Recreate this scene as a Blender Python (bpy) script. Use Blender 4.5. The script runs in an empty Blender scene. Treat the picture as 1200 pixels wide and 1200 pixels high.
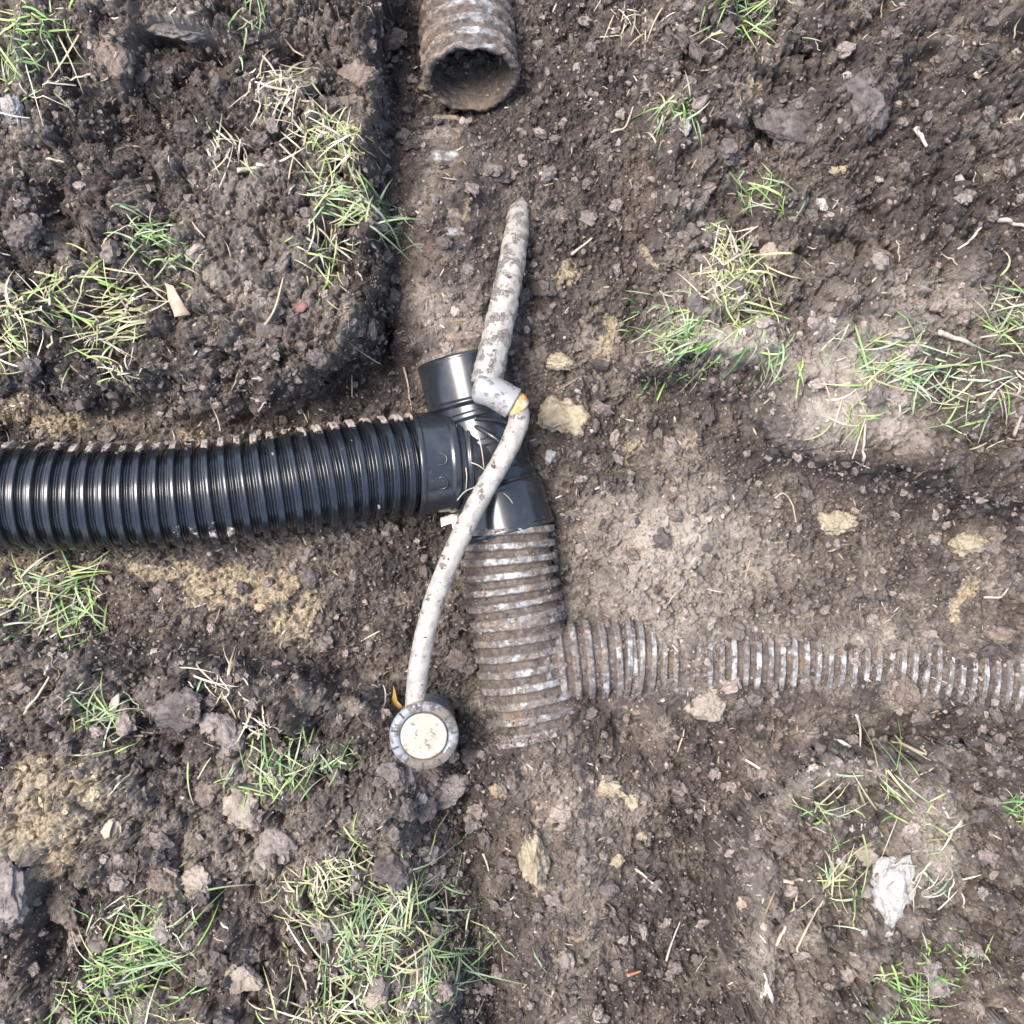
import bpy, math, random
import numpy as np
random.seed(7); RNG = np.random.default_rng(7)
C = bpy.context.scene.collection
S = bpy.context.scene
HC = 1.38                                   # camera height above the pipe level (z = 0)

def at(u, v, z=0.0):                        # photograph pixel + height -> place in the world
    s = (HC - z) / HC
    return np.array([(u - 600) / 1000 * s, (600 - v) / 1000 * s, z])

# ------------------------------------------------------------------ noise
def h2(ix, iy, seed):
    n = (ix.astype(np.int64) * 374761393 + iy.astype(np.int64) * 668265263 + seed * 974711) & 0xffffffff
    n = ((n ^ (n >> 13)) * 1274126177) & 0xffffffff
    n = ((n ^ (n >> 15)) * 2246822519) & 0xffffffff
    return ((n ^ (n >> 16)) & 0xffffff).astype(np.float32) / np.float32(0xffffff)

def vn(x, y, f, seed):                      # gradient noise, about -1..1
    x = x * f + seed * 17.31; y = y * f - seed * 9.77
    ix = np.floor(x).astype(np.int64); iy = np.floor(y).astype(np.int64)
    fx = (x - ix).astype(np.float32); fy = (y - iy).astype(np.float32)
    ux = fx * fx * fx * (fx * (fx * 6 - 15) + 10); uy = fy * fy * fy * (fy * (fy * 6 - 15) + 10)
    r = 0
    for dx in (0, 1):
        for dy in (0, 1):
            a = h2(ix + dx, iy + dy, seed) * 6.2832
            g = np.cos(a) * (fx - dx) + np.sin(a) * (fy - dy)
            r = r + g * (ux if dx else 1 - ux) * (uy if dy else 1 - uy)
    return r * 1.5

def fbm(x, y, f, seed, oc=4, g=.5):
    r = 0; a = 1
    for k in range(oc):
        r = r + a * vn(x, y, f * 2 ** k, seed + k * 7); a *= g
    return r

def n3(p, f, seed):                         # 3-D gradient noise, about -1..1
    p = np.asarray(p, np.float64) * f + np.array([seed * 7.31, -seed * 3.77, seed * 5.13])
    i0 = np.floor(p).astype(np.int64); fr = (p - i0).astype(np.float32); w = fr * fr * fr * (fr * (fr * 6 - 15) + 10); r = 0
    for dx in (0, 1):
        for dy in (0, 1):
            for dz in (0, 1):
                jx = i0[:, 0] + dx + (i0[:, 2] + dz) * 73856093; jy = i0[:, 1] + dy
                a = h2(jx, jy, seed) * 6.2832; c = h2(jx, jy, seed + 77) * 2 - 1; s_ = np.sqrt(1 - c * c)
                g = np.cos(a) * s_ * (fr[:, 0] - dx) + np.sin(a) * s_ * (fr[:, 1] - dy) + c * (fr[:, 2] - dz)
                r = r + g * (w[:, 0] if dx else 1 - w[:, 0]) * (w[:, 1] if dy else 1 - w[:, 1]) * (w[:, 2] if dz else 1 - w[:, 2])
    return r * 1.7

def clods(x, y, c, prob, seed, rmin=.35, rmax=.75, flat=.8):
    """heights of rounded lumps scattered in cells of size c, and a random tone for each"""
    gx = x / c; gy = y / c
    ix = np.floor(gx).astype(np.int64); iy = np.floor(gy).astype(np.int64)
    best = np.zeros(x.shape, np.float32); tone = np.full(x.shape, .5, np.float32)
    for dx in (-1, 0, 1):
        for dy in (-1, 0, 1):
            jx = ix + dx; jy = iy + dy
            px = jx + h2(jx, jy, seed); py = jy + h2(jx, jy, seed + 1)
            r = rmin + (rmax - rmin) * h2(jx, jy, seed + 2) ** 2
            on = h2(jx, jy, seed + 3) < prob
            a = h2(jx, jy, seed + 4) * 3.14; st = .7 + .6 * h2(jx, jy, seed + 5)
            ex = gx - px; ey = gy - py
            qx = (ex * np.cos(a) + ey * np.sin(a)) * st; qy = (-ex * np.sin(a) + ey * np.cos(a)) / st
            d2 = (qx * qx + qy * qy) / (r * r)
            hh = np.where(on, r * flat * np.sqrt(np.clip(1 - d2 ** 1.3, 0, 1)), 0).astype(np.float32)
            m = hh > best
            tone = np.where(m, h2(jx, jy, seed + 6), tone); best = np.where(m, hh, best)
    return best * c, tone

def facets(x, y, c, seed, tilt=.5, step=.5, crack=.25, cw=.10):
    """angular broken lumps: every Voronoi cell is a tilted facet of its own height, dark cracks between"""
    gx = x / c; gy = y / c; ix = np.floor(gx).astype(np.int64); iy = np.floor(gy).astype(np.int64)
    f1 = np.full(x.shape, 9., np.float32); f2 = f1.copy(); h = np.zeros(x.shape, np.float32); tone = h.copy()
    for dx in (-1, 0, 1):
        for dy in (-1, 0, 1):
            jx = ix + dx; jy = iy + dy
            ex = (gx - jx - h2(jx, jy, seed)).astype(np.float32); ey = (gy - jy - h2(jx, jy, seed + 1)).astype(np.float32)
            d = ex * ex + ey * ey; m = d < f1
            f2 = np.where(m, f1, np.minimum(f2, d)); f1 = np.where(m, d, f1)
            hh = (h2(jx, jy, seed + 2) ** 1.5 - .4) * step + (ex * (h2(jx, jy, seed + 3) - .5) + ey * (h2(jx, jy, seed + 4) - .5)) * 2 * tilt
            h = np.where(m, hh, h); tone = np.where(m, h2(jx, jy, seed + 5), tone)
    e = np.sqrt(f2) - np.sqrt(f1)
    return (h - crack * (1 - sst(0, cw * 2, e)) - .18 * f1) * c, tone

def sst(a, b, x):
    t = np.clip((x - a) / (b - a), 0, 1); return t * t * (3 - 2 * t)

# ------------------------------------------------------------------ object helpers
def mesh_np(name, V, F, mat=None, parent=None, smooth=True, attrs=None, local=None):
    """V (n,3), F (m,4) or (m,3) -> one linked mesh object; V given in world space, parent placed without rotation"""
    V = np.asarray(V, np.float32); F = np.asarray(F, np.int32)
    org = np.array(parent.location, np.float32) if parent is not None else np.zeros(3, np.float32)
    if parent is not None and parent.parent is not None: org = org + np.array(parent.parent.location, np.float32)
    if local is not None: org = org + np.array(local, np.float32)
    me = bpy.data.meshes.new(name); k = F.shape[1]
    me.vertices.add(len(V)); me.vertices.foreach_set('co', (V - org).ravel())
    me.loops.add(F.size); me.loops.foreach_set('vertex_index', F.ravel())
    me.polygons.add(len(F)); me.polygons.foreach_set('loop_start', np.arange(0, F.size, k, dtype=np.int32))
    me.polygons.foreach_set('loop_total', np.full(len(F), k, np.int32))
    me.update(calc_edges=True)
    me.polygons.foreach_set('use_smooth', np.full(len(F), smooth, bool))
    for n, a in (attrs or {}).items():
        a = np.asarray(a, np.float32)
        if a.ndim == 1:
            t = me.attributes.new(n, 'FLOAT', 'POINT'); t.data.foreach_set('value', a)
        else:
            t = me.attributes.new(n, 'FLOAT_COLOR', 'POINT')
            t.data.foreach_set('color', np.concatenate([a, np.ones((len(a), 1), np.float32)], 1).ravel())
    if mat: me.materials.append(mat)
    o = bpy.data.objects.new(name, me); C.objects.link(o)
    if parent is not None: o.parent = parent
    if local is not None: o.location = local
    return o

def empty(name, loc):
    o = bpy.data.objects.new(name, None); C.objects.link(o); o.location = [float(a) for a in loc]
    o.empty_display_size = .02; return o

def tag(o, label=None, cat=None, group=None, kind=None):
    if label: o['label'] = label
    if cat: o['category'] = cat
    if group: o['group'] = group
    if kind: o['kind'] = kind
    return o

# ------------------------------------------------------------------ materials
class NT:
    def __init__(s, name):
        s.m = bpy.data.materials.new(name); s.m.use_nodes = True; s.t = s.m.node_tree
        s.b = s.t.nodes['Principled BSDF']
    def n(s, k, **kw):
        x = s.t.nodes.new(k)
        for a, b in kw.items():
            if a[0] == '_': x.inputs[int(a[1:])].default_value = b
            else: setattr(x, a, b)
        return x
    def l(s, a, b): s.t.links.new(a, b)
    def noise(s, scale, detail=4, rough=.6, vec=None):
        x = s.n('ShaderNodeTexNoise'); x.inputs['Scale'].default_value = scale
        x.inputs['Detail'].default_value = detail; x.inputs['Roughness'].default_value = rough
        if vec is None:
            vec = getattr(s, 'gv', None)
            if vec is None: vec = s.gv = s.n('ShaderNodeNewGeometry').outputs['Position']
        s.l(vec, x.inputs['Vector']); return x.outputs['Fac']
    def ramp(s, fac, stops):
        x = s.n('ShaderNodeValToRGB'); e = x.color_ramp.elements
        while len(e) < len(stops): e.new(.5)
        for i, (p, c) in enumerate(stops):
            e[i].position = p; e[i].color = (*c, 1) if len(c) == 3 else c
        s.l(fac, x.inputs[0]); return x.outputs[0]
    def mix(s, f, a, b):
        x = s.n('ShaderNodeMix', data_type='RGBA')
        for i, q in ((0, f), (6, a), (7, b)):
            if isinstance(q, (int, float)): x.inputs[i].default_value = q
            elif isinstance(q, tuple): x.inputs[i].default_value = (*q, 1)
            else: s.l(q, x.inputs[i])
        return x.outputs[2]
    def math(s, op, a, b=0., c=None, clamp=False):
        x = s.n('ShaderNodeMath', operation=op, use_clamp=clamp)
        for i, q in enumerate((a, b, c)):
            if q is None: continue
            if isinstance(q, (int, float)): x.inputs[i].default_value = q
            else: s.l(q, x.inputs[i])
        return x.outputs[0]
    def attr(s, name): return s.n('ShaderNodeAttribute', attribute_name=name)
    def thr(s, f, a, b):
        x = s.n('ShaderNodeMapRange', interpolation_type='SMOOTHSTEP'); s.l(f, x.inputs[0])
        x.inputs[1].default_value = a; x.inputs[2].default_value = b; return x.outputs[0]
    def bump(s, h, dist, strength=1.0):
        x = s.n('ShaderNodeBump'); s.l(h, x.inputs['Height'])
        x.inputs['Distance'].default_value = dist; x.inputs['Strength'].default_value = strength
        s.l(x.outputs[0], s.b.inputs['Normal'])
    def set(s, col=None, rough=None, spec=None):
        for k, q in (('Base Color', col), ('Roughness', rough), ('Specular IOR Level', spec)):
            if q is None: continue
            if isinstance(q, (int, float)): s.b.inputs[k].default_value = q
            elif isinstance(q, tuple): s.b.inputs[k].default_value = (*q, 1)
            else: s.l(q, s.b.inputs[k])
        return s.m

DARK = (.026, .020, .0175); MID = (.150, .117, .092); PALE = (.41, .36, .300); CLAY = (.43, .34, .22)

def soil_mat():
    t = NT('wet_clay_soil')
    A = t.attr('soil'); sep = t.n('ShaderNodeSeparateColor'); t.l(A.outputs['Color'], sep.inputs[0])
    pale, clay, tone = sep.outputs[0], sep.outputs[1], sep.outputs[2]
    n1 = t.noise(38, 6, .7); n2 = t.noise(210, 5, .75); n3_ = t.noise(9, 4, .6)
    base = t.ramp(n1, [(.37, DARK), (.53, (.072, .056, .048)), (.71, MID)])
    f = t.math('ADD', t.math('MULTIPLY', n2, .55), t.math('MULTIPLY', tone, .45))
    base = t.mix(t.thr(f, .42, .80), base, (.285, .236, .185))
    base = t.mix(t.math('MULTIPLY', t.thr(n3_, .48, .72), .45), base, (.13, .088, .065))
    pf = t.math('MULTIPLY', pale, t.math('ADD', t.math('MULTIPLY', n2, 1.1), .15), clamp=True)
    base = t.mix(pf, base, PALE)
    cn = t.noise(70, 5, .7)
    cf = t.thr(t.math('ADD', clay, t.math('MULTIPLY', t.math('SUBTRACT', cn, .5), 1.3)), .38, .62)
    ccol = t.ramp(n2, [(.3, (.20, .145, .09)), (.5, CLAY), (.7, (.56, .48, .35))])
    base = t.mix(t.math('MULTIPLY', cf, t.math('ADD', .40, t.math('MULTIPLY', n2, .6))), base, ccol)
    # pale mineral and straw-dust grains
    v = t.n('ShaderNodeTexVoronoi'); t.l(t.gv, v.inputs['Vector']); v.inputs['Scale'].default_value = 150
    g = t.math('MULTIPLY', t.math('LESS_THAN', v.outputs['Distance'], .22),
               t.math('GREATER_THAN', t.n('ShaderNodeSeparateColor').outputs[0], 2))
    sc = t.n('ShaderNodeSeparateColor'); t.l(v.outputs['Color'], sc.inputs[0])
    g = t.math('MULTIPLY', t.thr(v.outputs['Distance'], .30, .16), t.thr(sc.outputs[0], .90, .93))
    base = t.mix(t.math('MULTIPLY', g, .75), base, (.50, .44, .37))
    wt = t.math('MULTIPLY', t.attr('wet_shade').outputs['Fac'], t.math('ADD', t.math('MULTIPLY', n1, 1.2), .3), clamp=True)
    base = t.mix(wt, base, t.mix(.62, base, (.018, .014, .013)))  # darkens damp soil, and paints in the shade of walls and gullies
    # broad uneven staining of the dug clay
    big = t.noise(16, 5, .62)
    base = t.mix(t.math('MULTIPLY', t.thr(big, .52, .36), .55), base, (.035, .027, .024))
    base = t.mix(t.math('MULTIPLY', t.thr(big, .54, .70), .45), base, (.33, .28, .225))
    rough = t.math('SUBTRACT', t.math('ADD', t.math('MULTIPLY', n1, .35), .38), t.math('MULTIPLY', wt, .2))
    hgt = t.math('ADD', t.math('MULTIPLY', t.noise(420, 5, .75), .6), t.math('MULTIPLY', n2, .8))
    t.bump(hgt, .0035, .9)
    return t.set(base, rough, .42)

def clod_mat(name, c1, c2, rough=.7, bump=.0025):
    t = NT(name)
    n = t.noise(120, 6, .72); n2 = t.noise(30, 4)
    c = t.mix(t.thr(n, .3, .7), c1, c2)
    c = t.mix(t.math('MULTIPLY', t.thr(n2, .52, .66), .55), c, tuple(.55 * q for q in c1))
    t.bump(t.math('ADD', n, t.noise(500, 4, .7)), bump, .9)
    return t.set(c, rough, .35)

def plastic_mat(name, col, rough, mudcol=(.32, .27, .23), dust=.12):
    """moulded plastic; attribute mud = where dried mud sticks"""
    t = NT(name); a = t.attr('mud').outputs['Fac']
    n = t.noise(160, 5, .75); n2 = t.noise(45, 4); n4 = t.noise(600, 3)
    mf = t.thr(t.math('ADD', a, t.math('MULTIPLY', t.math('SUBTRACT', n, .5), 1.0)), .42, .56)
    df = t.math('MULTIPLY', t.thr(n2, .45, .75), dust)
    spk = t.thr(n4, .66, .74)
    df = t.math('ADD', df, t.math('MULTIPLY', spk, dust * 1.8), clamp=True)
    c = t.mix(df, col, (.19, .175, .165))
    if sum(col) > .3: c = t.mix(t.math('MULTIPLY', t.thr(t.noise(75, 6, .75), .40, .66), .75), c, tuple(q * 1.1 for q in mudcol))
    mc = t.ramp(n, [(.3, tuple(q * .45 for q in mudcol)), (.55, mudcol), (.75, tuple(min(1, q * 1.5) for q in mudcol))])
    c = t.mix(mf, c, mc)
    r = t.math('ADD', t.math('MULTIPLY', mf, .85 - rough), t.math('ADD', t.math('MULTIPLY', n2, .14), rough - .07), clamp=True)
    t.bump(t.math('ADD', t.math('MULTIPLY', mf, 1.0), t.math('MULTIPLY', t.math('MULTIPLY', n, mf), 1.0)), .0012, .8)
    return t.set(c, r, .5)

def muddy_mat():
    """old corrugated plastic under mud: attribute mud = cover, crest = worn rib tops, shade painted in the grooves"""
    t = NT('mud_coated_plastic')
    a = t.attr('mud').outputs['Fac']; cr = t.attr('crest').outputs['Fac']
    n = t.noise(150, 6, .75); n2 = t.noise(28, 4)
    n5 = t.noise(62, 5, .7)
    worn = t.math('SUBTRACT', t.math('ADD', t.math('MULTIPLY', cr, .62), t.math('ADD', t.math('MULTIPLY', n2, 1.3), t.math('MULTIPLY', n5, 3.0))), t.math('ADD', a, t.math('MULTIPLY', n, 1.5)))
    worn = t.thr(worn, 1.38, 1.95)
    mud = t.ramp(n, [(.32, (.028, .021, .017)), (.48, (.115, .089, .073)), (.66, (.27, .222, .185))])
    mud = t.mix(t.math('MULTIPLY', t.thr(n2, .5, .68), .5), mud, (.34, .235, .13))
    pl = t.ramp(t.noise(90, 4), [(.36, (.09, .086, .083)), (.5, (.19, .182, .172)), (.64, (.31, .295, .275))])
    mud = t.mix(t.math('MULTIPLY', t.math('SUBTRACT', 1.0, cr), .55), mud, (.035, .027, .022))  # groove shade between the ribs, painted into the mud colour
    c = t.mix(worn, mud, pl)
    r = t.math('SUBTRACT', .72, t.math('MULTIPLY', worn, .32))
    t.bump(t.math('MULTIPLY', n, t.math('SUBTRACT', 1.2, worn)), .003, .9)
    return t.set(c, r, .5)

def vcol_mat(name, rough=.5, spec=.4, trans=0.0):
    t = NT(name); a = t.attr('tint').outputs['Color']
    n = t.noise(300, 3)
    c = t.mix(t.math('MULTIPLY', t.thr(n, .5, .7), .35), a, (.17, .13, .10))
    if trans:
        t.b.inputs['Subsurface Weight'].default_value = 0
    return t.set(c, rough, spec)

M = dict(
    soil=soil_mat(),
    grass=vcol_mat('grass_blade', .5, .35), straw=vcol_mat('dry_straw', .65, .3),
    crumb=None,
    black=plastic_mat('black_corrugated_plastic', (.008, .0095, .012), .23, dust=.05),
    fitting=plastic_mat('black_glossy_plastic', (.014, .016, .019), .20, dust=.08),
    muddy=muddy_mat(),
    white=plastic_mat('pale_dusty_plastic', (.285, .26, .222), .5, mudcol=(.13, .11, .095), dust=.5),
    grey=plastic_mat('grey_dusty_plastic', (.21, .212, .22), .5, mudcol=(.17, .15, .13), dust=.4),
    ring=plastic_mat('blue_grey_plastic', (.165, .18, .195), .45, mudcol=(.12, .10, .08), dust=.5),
    cap=plastic_mat('cream_plastic', (.31, .275, .215), .5, mudcol=(.22, .17, .12), dust=.25),
    orange=plastic_mat('orange_tape', (.40, .20, .035), .5, mudcol=(.5, .4, .3), dust=.3),
    slot=plastic_mat('dark_slot', (.03, .028, .028), .7),
    palerock=clod_mat('pale_stone', (.24, .22, .20), (.42, .39, .36), .75),
    tan=clod_mat('tan_stone', (.19, .155, .12), (.33, .275, .22), .75),
    greyclod=clod_mat('grey_clay_clod', (.10, .083, .073), (.26, .22, .195), .72),
    darkclod=clod_mat('dark_soil_clod', (.035, .028, .026), (.17, .14, .122), .55),
    brownclod=clod_mat('brown_soil_clod', (.075, .055, .043), (.22, .17, .135), .7),
    clayclod=clod_mat('yellow_clay_clod', (.20, .158, .10), (.42, .355, .25), .75),
)
def crumb_mat():
    t = NT('soil_crumb'); a = t.attr('tint').outputs['Color']; n = t.noise(260, 4, .7)
    c = t.mix(t.thr(n, .35, .7), (.05, .04, .035), a)
    c = t.mix(.5, c, a)
    t.bump(n, .002, .8); return t.set(c, .6, .4)
M['crumb'] = crumb_mat()

# ------------------------------------------------------------------ GROUND
def polysdf(P, U, V):                       # positive inside
    d = np.full(U.shape, 1e9); ins = np.zeros(U.shape, bool); n = len(P)
    for i in range(n):
        ax, ay = P[i]; bx, by = P[(i + 1) % n]
        ex, ey = bx - ax, by - ay
        t = np.clip(((U - ax) * ex + (V - ay) * ey) / (ex * ex + ey * ey), 0, 1)
        d = np.minimum(d, np.hypot(U - ax - t * ex, V - ay - t * ey))
        c = ((ay > V) != (by > V)) & (U < (bx - ax) * (V - ay) / ((by - ay) if by != ay else 1e-9) + ax)
        ins ^= c
    return np.where(ins, d, -d)
B = 9000
PA = [(-B, -B), (476, -B), (476, 0), (462, 90), (464, 200), (468, 330), (458, 395), (440, 440), (395, 478), (310, 500), (150, 500), (0, 492), (-B, 488)]
PB = [(772, -B), (768, 0), (748, 80), (748, 200), (756, 300), (738, 390), (726, 450), (790, 462), (860, 470), (890, 530), (950, 572), (1050, 590), (1130, 606), (1200, 622), (B, 640), (B, -B)]
PC = [(-B, 716), (0, 720), (100, 732), (200, 742), (330, 768), (440, 800), (500, 822), (548, 872), (548, 960), (565, 1050), (590, 1130), (596, 1200), (600, B), (-B, B)]
PD = [(B, 838), (1200, 846), (1080, 848), (950, 862), (885, 895), (842, 955), (836, 1050), (850, 1200), (860, B), (B, B)]
FLOOR = [(0, 500, .06), (0, 660, .055), (0, 720, .07), (-400, 590, .07), (200, 505, .05), (200, 655, .04), (200, 720, .055), (340, 490, .03), (340, 640, .02), (340, 730, .04),
         (440, 470, .0), (440, 620, -.01), (430, 720, .015), (470, 780, .01), (520, 650, -.03), (520, 740, -.01), (550, 800, -.01),
         (480, 60, .0), (480, 200, .008), (470, 400, -.01), (540, 60, .0), (640, 50, .01), (720, 100, .035), (620, 200, .03), (540, 200, .03), (520, 300, .034), (530, 380, .02),
         (600, 300, .03), (660, 330, .03), (700, 260, .015), (735, 330, .02), (660, 420, .015), (640, 470, .0), (690, 440, .01), (640, 560, -.01), (650, 620, -.015), (665, 690, -.015),
         (690, 520, .02), (730, 600, .04), (790, 620, .055), (760, 690, .05), (850, 520, .035), (900, 620, .05), (1000, 640, .045), (1100, 640, .03), (1190, 680, .035),
         (780, 720, .045), (700, 725, .005), (900, 715, .046), (1050, 720, .045), (800, 775, .045), (900, 772, .043), (1000, 775, .043), (1100, 790, .043), (1200, 795, .043), (1400, 800, .045),
         (700, 835, -.02), (740, 835, -.01), (690, 775, .0), (720, 770, .01), (800, 840, .03), (850, 870, .035), (950, 835, .025), (1050, 838, -.015), (1150, 835, -.012),
         (560, 760, -.015), (560, 870, -.01), (640, 875, .044), (620, 950, .04), (700, 930, .04), (780, 900, .03), (560, 980, -.008), (580, 1100, -.01), (600, 1180, -.005),
         (650, 1050, .04), (700, 1150, .035), (760, 1050, .02), (815, 1000, -.015), (820, 1150, -.015), (640, 1300, .03)]
def shep(P, U, V, pw=3.2, dflt=.02):
    num = np.zeros(U.shape); den = np.zeros(U.shape)
    for (a, b, z) in P:
        w = 1 / ((U - a) ** 2 + (V - b) ** 2 + 400) ** (pw / 2); num += w * z; den += w
    return num / den
G = lambda U, V, u, v, ru, rv, a=0.: np.exp(-(((U - u) * math.cos(a) + (V - v) * math.sin(a)) / ru) ** 2 - ((-(U - u) * math.sin(a) + (V - v) * math.cos(a)) / rv) ** 2)
cu = np.arange(-500, 1701, 6.0); CU, CV = np.meshgrid(cu, cu)
CU2 = np.where(CU < -400, CU, CU)
WU = 14 * fbm(CU, CV, 1 / 130, 3, 3); WV = 14 * fbm(CU, CV, 1 / 130, 23, 3)
jag = 12 * fbm(CU, CV, 1 / 50, 5, 3)
def bankmask(P, w): return sst(0, 1, (polysdf(P, CU + WU * .5, CV + WV * .5) + jag) / w)
mA = bankmask(PA, 42 + 28 * sst(360, 450, CV)); mB = bankmask(PB, 54 - 8 * sst(850, 950, CU) * sst(380, 480, CV)); mC = bankmask(PC, 55 + 45 * sst(430, 500, CU) * sst(840, 920, CV)); mD = bankmask(PD, 57 + 0 * CV)
zA = .142 + .012 * fbm(CU, CV, 1 / 160, 31, 2)
for g in [(195, 48, 40, 16, 0, -.05), (255, 70, 30, 20, 0, -.05), (160, 140, 70, 60, .3, -.032), (60, 235, 18, 30, 0, -.035), (225, 22, 45, 18, 0, .03), (140, 60, 25, 30, 0, .025), (30, 270, 30, 24, 0, .012),
          (60, 315, 60, 20, .3, .01), (225, 320, 14, 40, .2, -.04), (110, 250, 50, 30, 0, .02), (300, 300, 60, 70, 0, .012), (350, 60, 40, 25, 0, -.03), (420, 60, 26, 22, 0, -.01), (430, 300, 30, 40, 0, -.01), (150, 340, 60, 20, .2, -.015)]:
    zA = zA + g[5] * G(CU, CV, *g[:5])
zB = .126 + .012 * fbm(CU, CV, 1 / 150, 37, 2)
for g in [(1180, 50, 30, 20, 0, -.05), (1090, 65, 14, 16, 0, -.04), (905, 150, 18, 20, .5, -.045), (845, 150, 14, 10, 0, -.03), (960, 130, 50, 40, 0, .02), (1040, 45, 70, 30, 0, .012), (1180, 230, 30, 30, 0, -.03),
          (1010, 120, 40, 50, 0, .012), (860, 380, 70, 26, .2, .008), (800, 330, 40, 60, 0, -.02), (1000, 500, 90, 26, 0, .006), (1090, 480, 60, 20, -.3, -.01), (850, 440, 60, 24, 0, -.03), (1020, 400, 90, 50, 0, .01)]:
    zB = zB + g[5] * G(CU, CV, *g[:5])
zC = .12 + .012 * fbm(CU, CV, 1 / 150, 43, 2)
for g in [(190, 880, 60, 40, 0, -.02), (70, 1100, 34, 60, .3, -.055), (10, 1050, 26, 70, 0, .03), (75, 950, 75, 60, 0, .02), (60, 850, 60, 25, 0, -.01), (500, 880, 60, 50, 0, -.02), (215, 840, 30, 24, 0, .02), (430, 990, 60, 60, 0, -.01),
          (330, 1060, 60, 60, 0, -.015), (530, 1050, 50, 160, 0, -.03), (150, 1140, 60, 40, 0, -.01)]:
    zC = zC + g[5] * G(CU, CV, *g[:5])
zD = .126 + .012 * fbm(CU, CV, 1 / 150, 47, 2)
for g in [(1000, 1000, 60, 50, 0, -.012), (1180, 1130, 40, 30, 0, -.03), (1090, 1000, 40, 60, 0, .008), (900, 1060, 30, 100, 0, .0), (990, 905, 60, 22, 0, .01), (1160, 920, 60, 30, 0, -.012)]:
    zD = zD + g[5] * G(CU, CV, *g[:5])
F0 = shep(FLOOR, CU, CV)
for g in [(552, 112, 70, 26, 0, -.03), (715, 838, 45, 12, -.1, -.02), (1110, 833, 110, 14, .05, -.02), (575, 1080, 14, 150, -.08, -.004), (460, 380, 14, 60, 0, -.015), (440, 200, 14, 80, 0, -.012)]:
    F0 = F0 + g[5] * G(CU, CV, *g[:5])
H0 = F0 * (1 - mA) + zA * mA
for m, z in ((mB, zB), (mC, zC), (mD, zD)): H0 = H0 * (1 - m) + z * m
_g = G(CU, CV, 488, 884, 44, 36); H0 = H0 + _g * (.096 - H0)
BK = np.clip(mA + mB + mC + mD, 0, 1)
WALL = sum(4 * m * (1 - m) for m in (mA, mB, mC, mD))
def samp(A, u, v):
    x = np.clip((u + 500) / 6, 0, len(cu) - 1.001); y = np.clip((v + 500) / 6, 0, len(cu) - 1.001)
    i = x.astype(int); j = y.astype(int); a = x - i; b = y - j
    return (A[j, i] * (1 - a) + A[j, i + 1] * a) * (1 - b) + (A[j + 1, i] * (1 - a) + A[j + 1, i + 1] * a) * b

D = .00108; core = np.arange(-.665, .6651, D); out = .665 + np.cumsum(D * 1.09 ** np.arange(1, 77)); out = out[out < 9]
ax = np.concatenate([-out[::-1], core, out]); NX = len(ax)
X, Y = np.meshgrid(ax, ax)
z = np.full(X.shape, .06)
for _ in range(22):
    s = HC / (HC - z); U = 600 + X * s * 1000; V = 600 - Y * s * 1000
    z = .65 * z + .35 * samp(H0, U, V)
bk = samp(BK, U, V); wall = np.clip(samp(WALL, U, V), 0, 1)
# how crumbly the soil is, against smeared flat by the digging
smear = sum(k * G(U, V, u, v, ru, rv, a) for (u, v, ru, rv, a, k) in [
    (800, 620, 70, 45, .2, .6), (1010, 430, 90, 50, 0, .75), (1000, 490, 110, 28, 0, .8), (850, 395, 60, 25, .2, .8), (300, 470, 150, 25, 0, .5), (1050, 560, 160, 22, .1, .7),
    (200, 775, 170, 25, .1, .6), (690, 1030, 40, 40, 0, .3), (30, 1020, 40, 60, 0, .5), (950, 900, 80, 22, 0, .8), (1090, 1000, 40, 60, 0, .5), (890, 1080, 30, 80, 0, .4),
    (270, 260, 70, 90, 0, .25), (560, 200, 60, 100, 0, .2), (640, 640, 60, 60, 0, .2), (300, 700, 60, 40, 0, .3), (730, 830, 60, 20, 0, .9), (700, 360, 50, 60, .3, .3), (780, 200, 40, 90, 0, .3)])
smear = np.clip(smear , 0, .93)
fine = X.shape
cr = (1 - smear)
wx = X + .006 * fbm(X, Y, 60, 71, 2) + .002 * vn(X, Y, 300, 72); wy = Y + .006 * fbm(X, Y, 60, 81, 2) + .002 * vn(X, Y, 300, 82)
c1, t1 = clods(wx, wy, .048, .42, 11); c2, t2 = clods(wx, wy, .024, .6, 21); c3, t3 = clods(wx + .01, wy, .0125, .75, 31)
wx2 = X + .0016 * vn(X, Y, 260, 73); wy2 = Y + .0016 * vn(X, Y, 260, 83)
c4, t4 = clods(wx2, wy2, .0072, .8, 41); c5, t5 = clods(wx2, wy2, .0042, .85, 51)
zone = sst(-.25, .5, fbm(X, Y, 7, 91, 3))                # patches of coarse clods
bigc = (.35 + .65 * bk) * 1.0
disp = .019 * fbm(X, Y, 14, 101, 3) * (.35 + .65 * bk) * (1 - .5 * smear)
wx3 = X + .004 * fbm(X, Y, 130, 74, 3) + .003 * vn(X, Y, 45, 75); wy3 = Y + .004 * fbm(X, Y, 130, 84, 3) + .003 * vn(X, Y, 45, 85)
f1_, u1 = facets(wx3, wy3, .036, 211, .34, .34, .16); f2_, u2 = facets(wx3, wy3 + .3, .0165, 221, .45, .45, .22)
f3_, u3 = facets(wx3 + .2, wy3, .0085, 231, .5, .5, .25); f4_, u4 = facets(wx2, wy2, .0048, 241, .45, .5, .2)
mixz = sst(-.2, .3, vn(X, Y, 24, 251))                  # some parts crumble into grains, others break into blocks
disp += c1 * .6 * zone * bigc * cr + c2 * .55 * (.3 + .7 * zone) * (.5 + .5 * bk) * cr * mixz + c3 * .5 * cr * mixz + c4 * .55 * cr + c5 * .45 * (.4 + .6 * cr)
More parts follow.
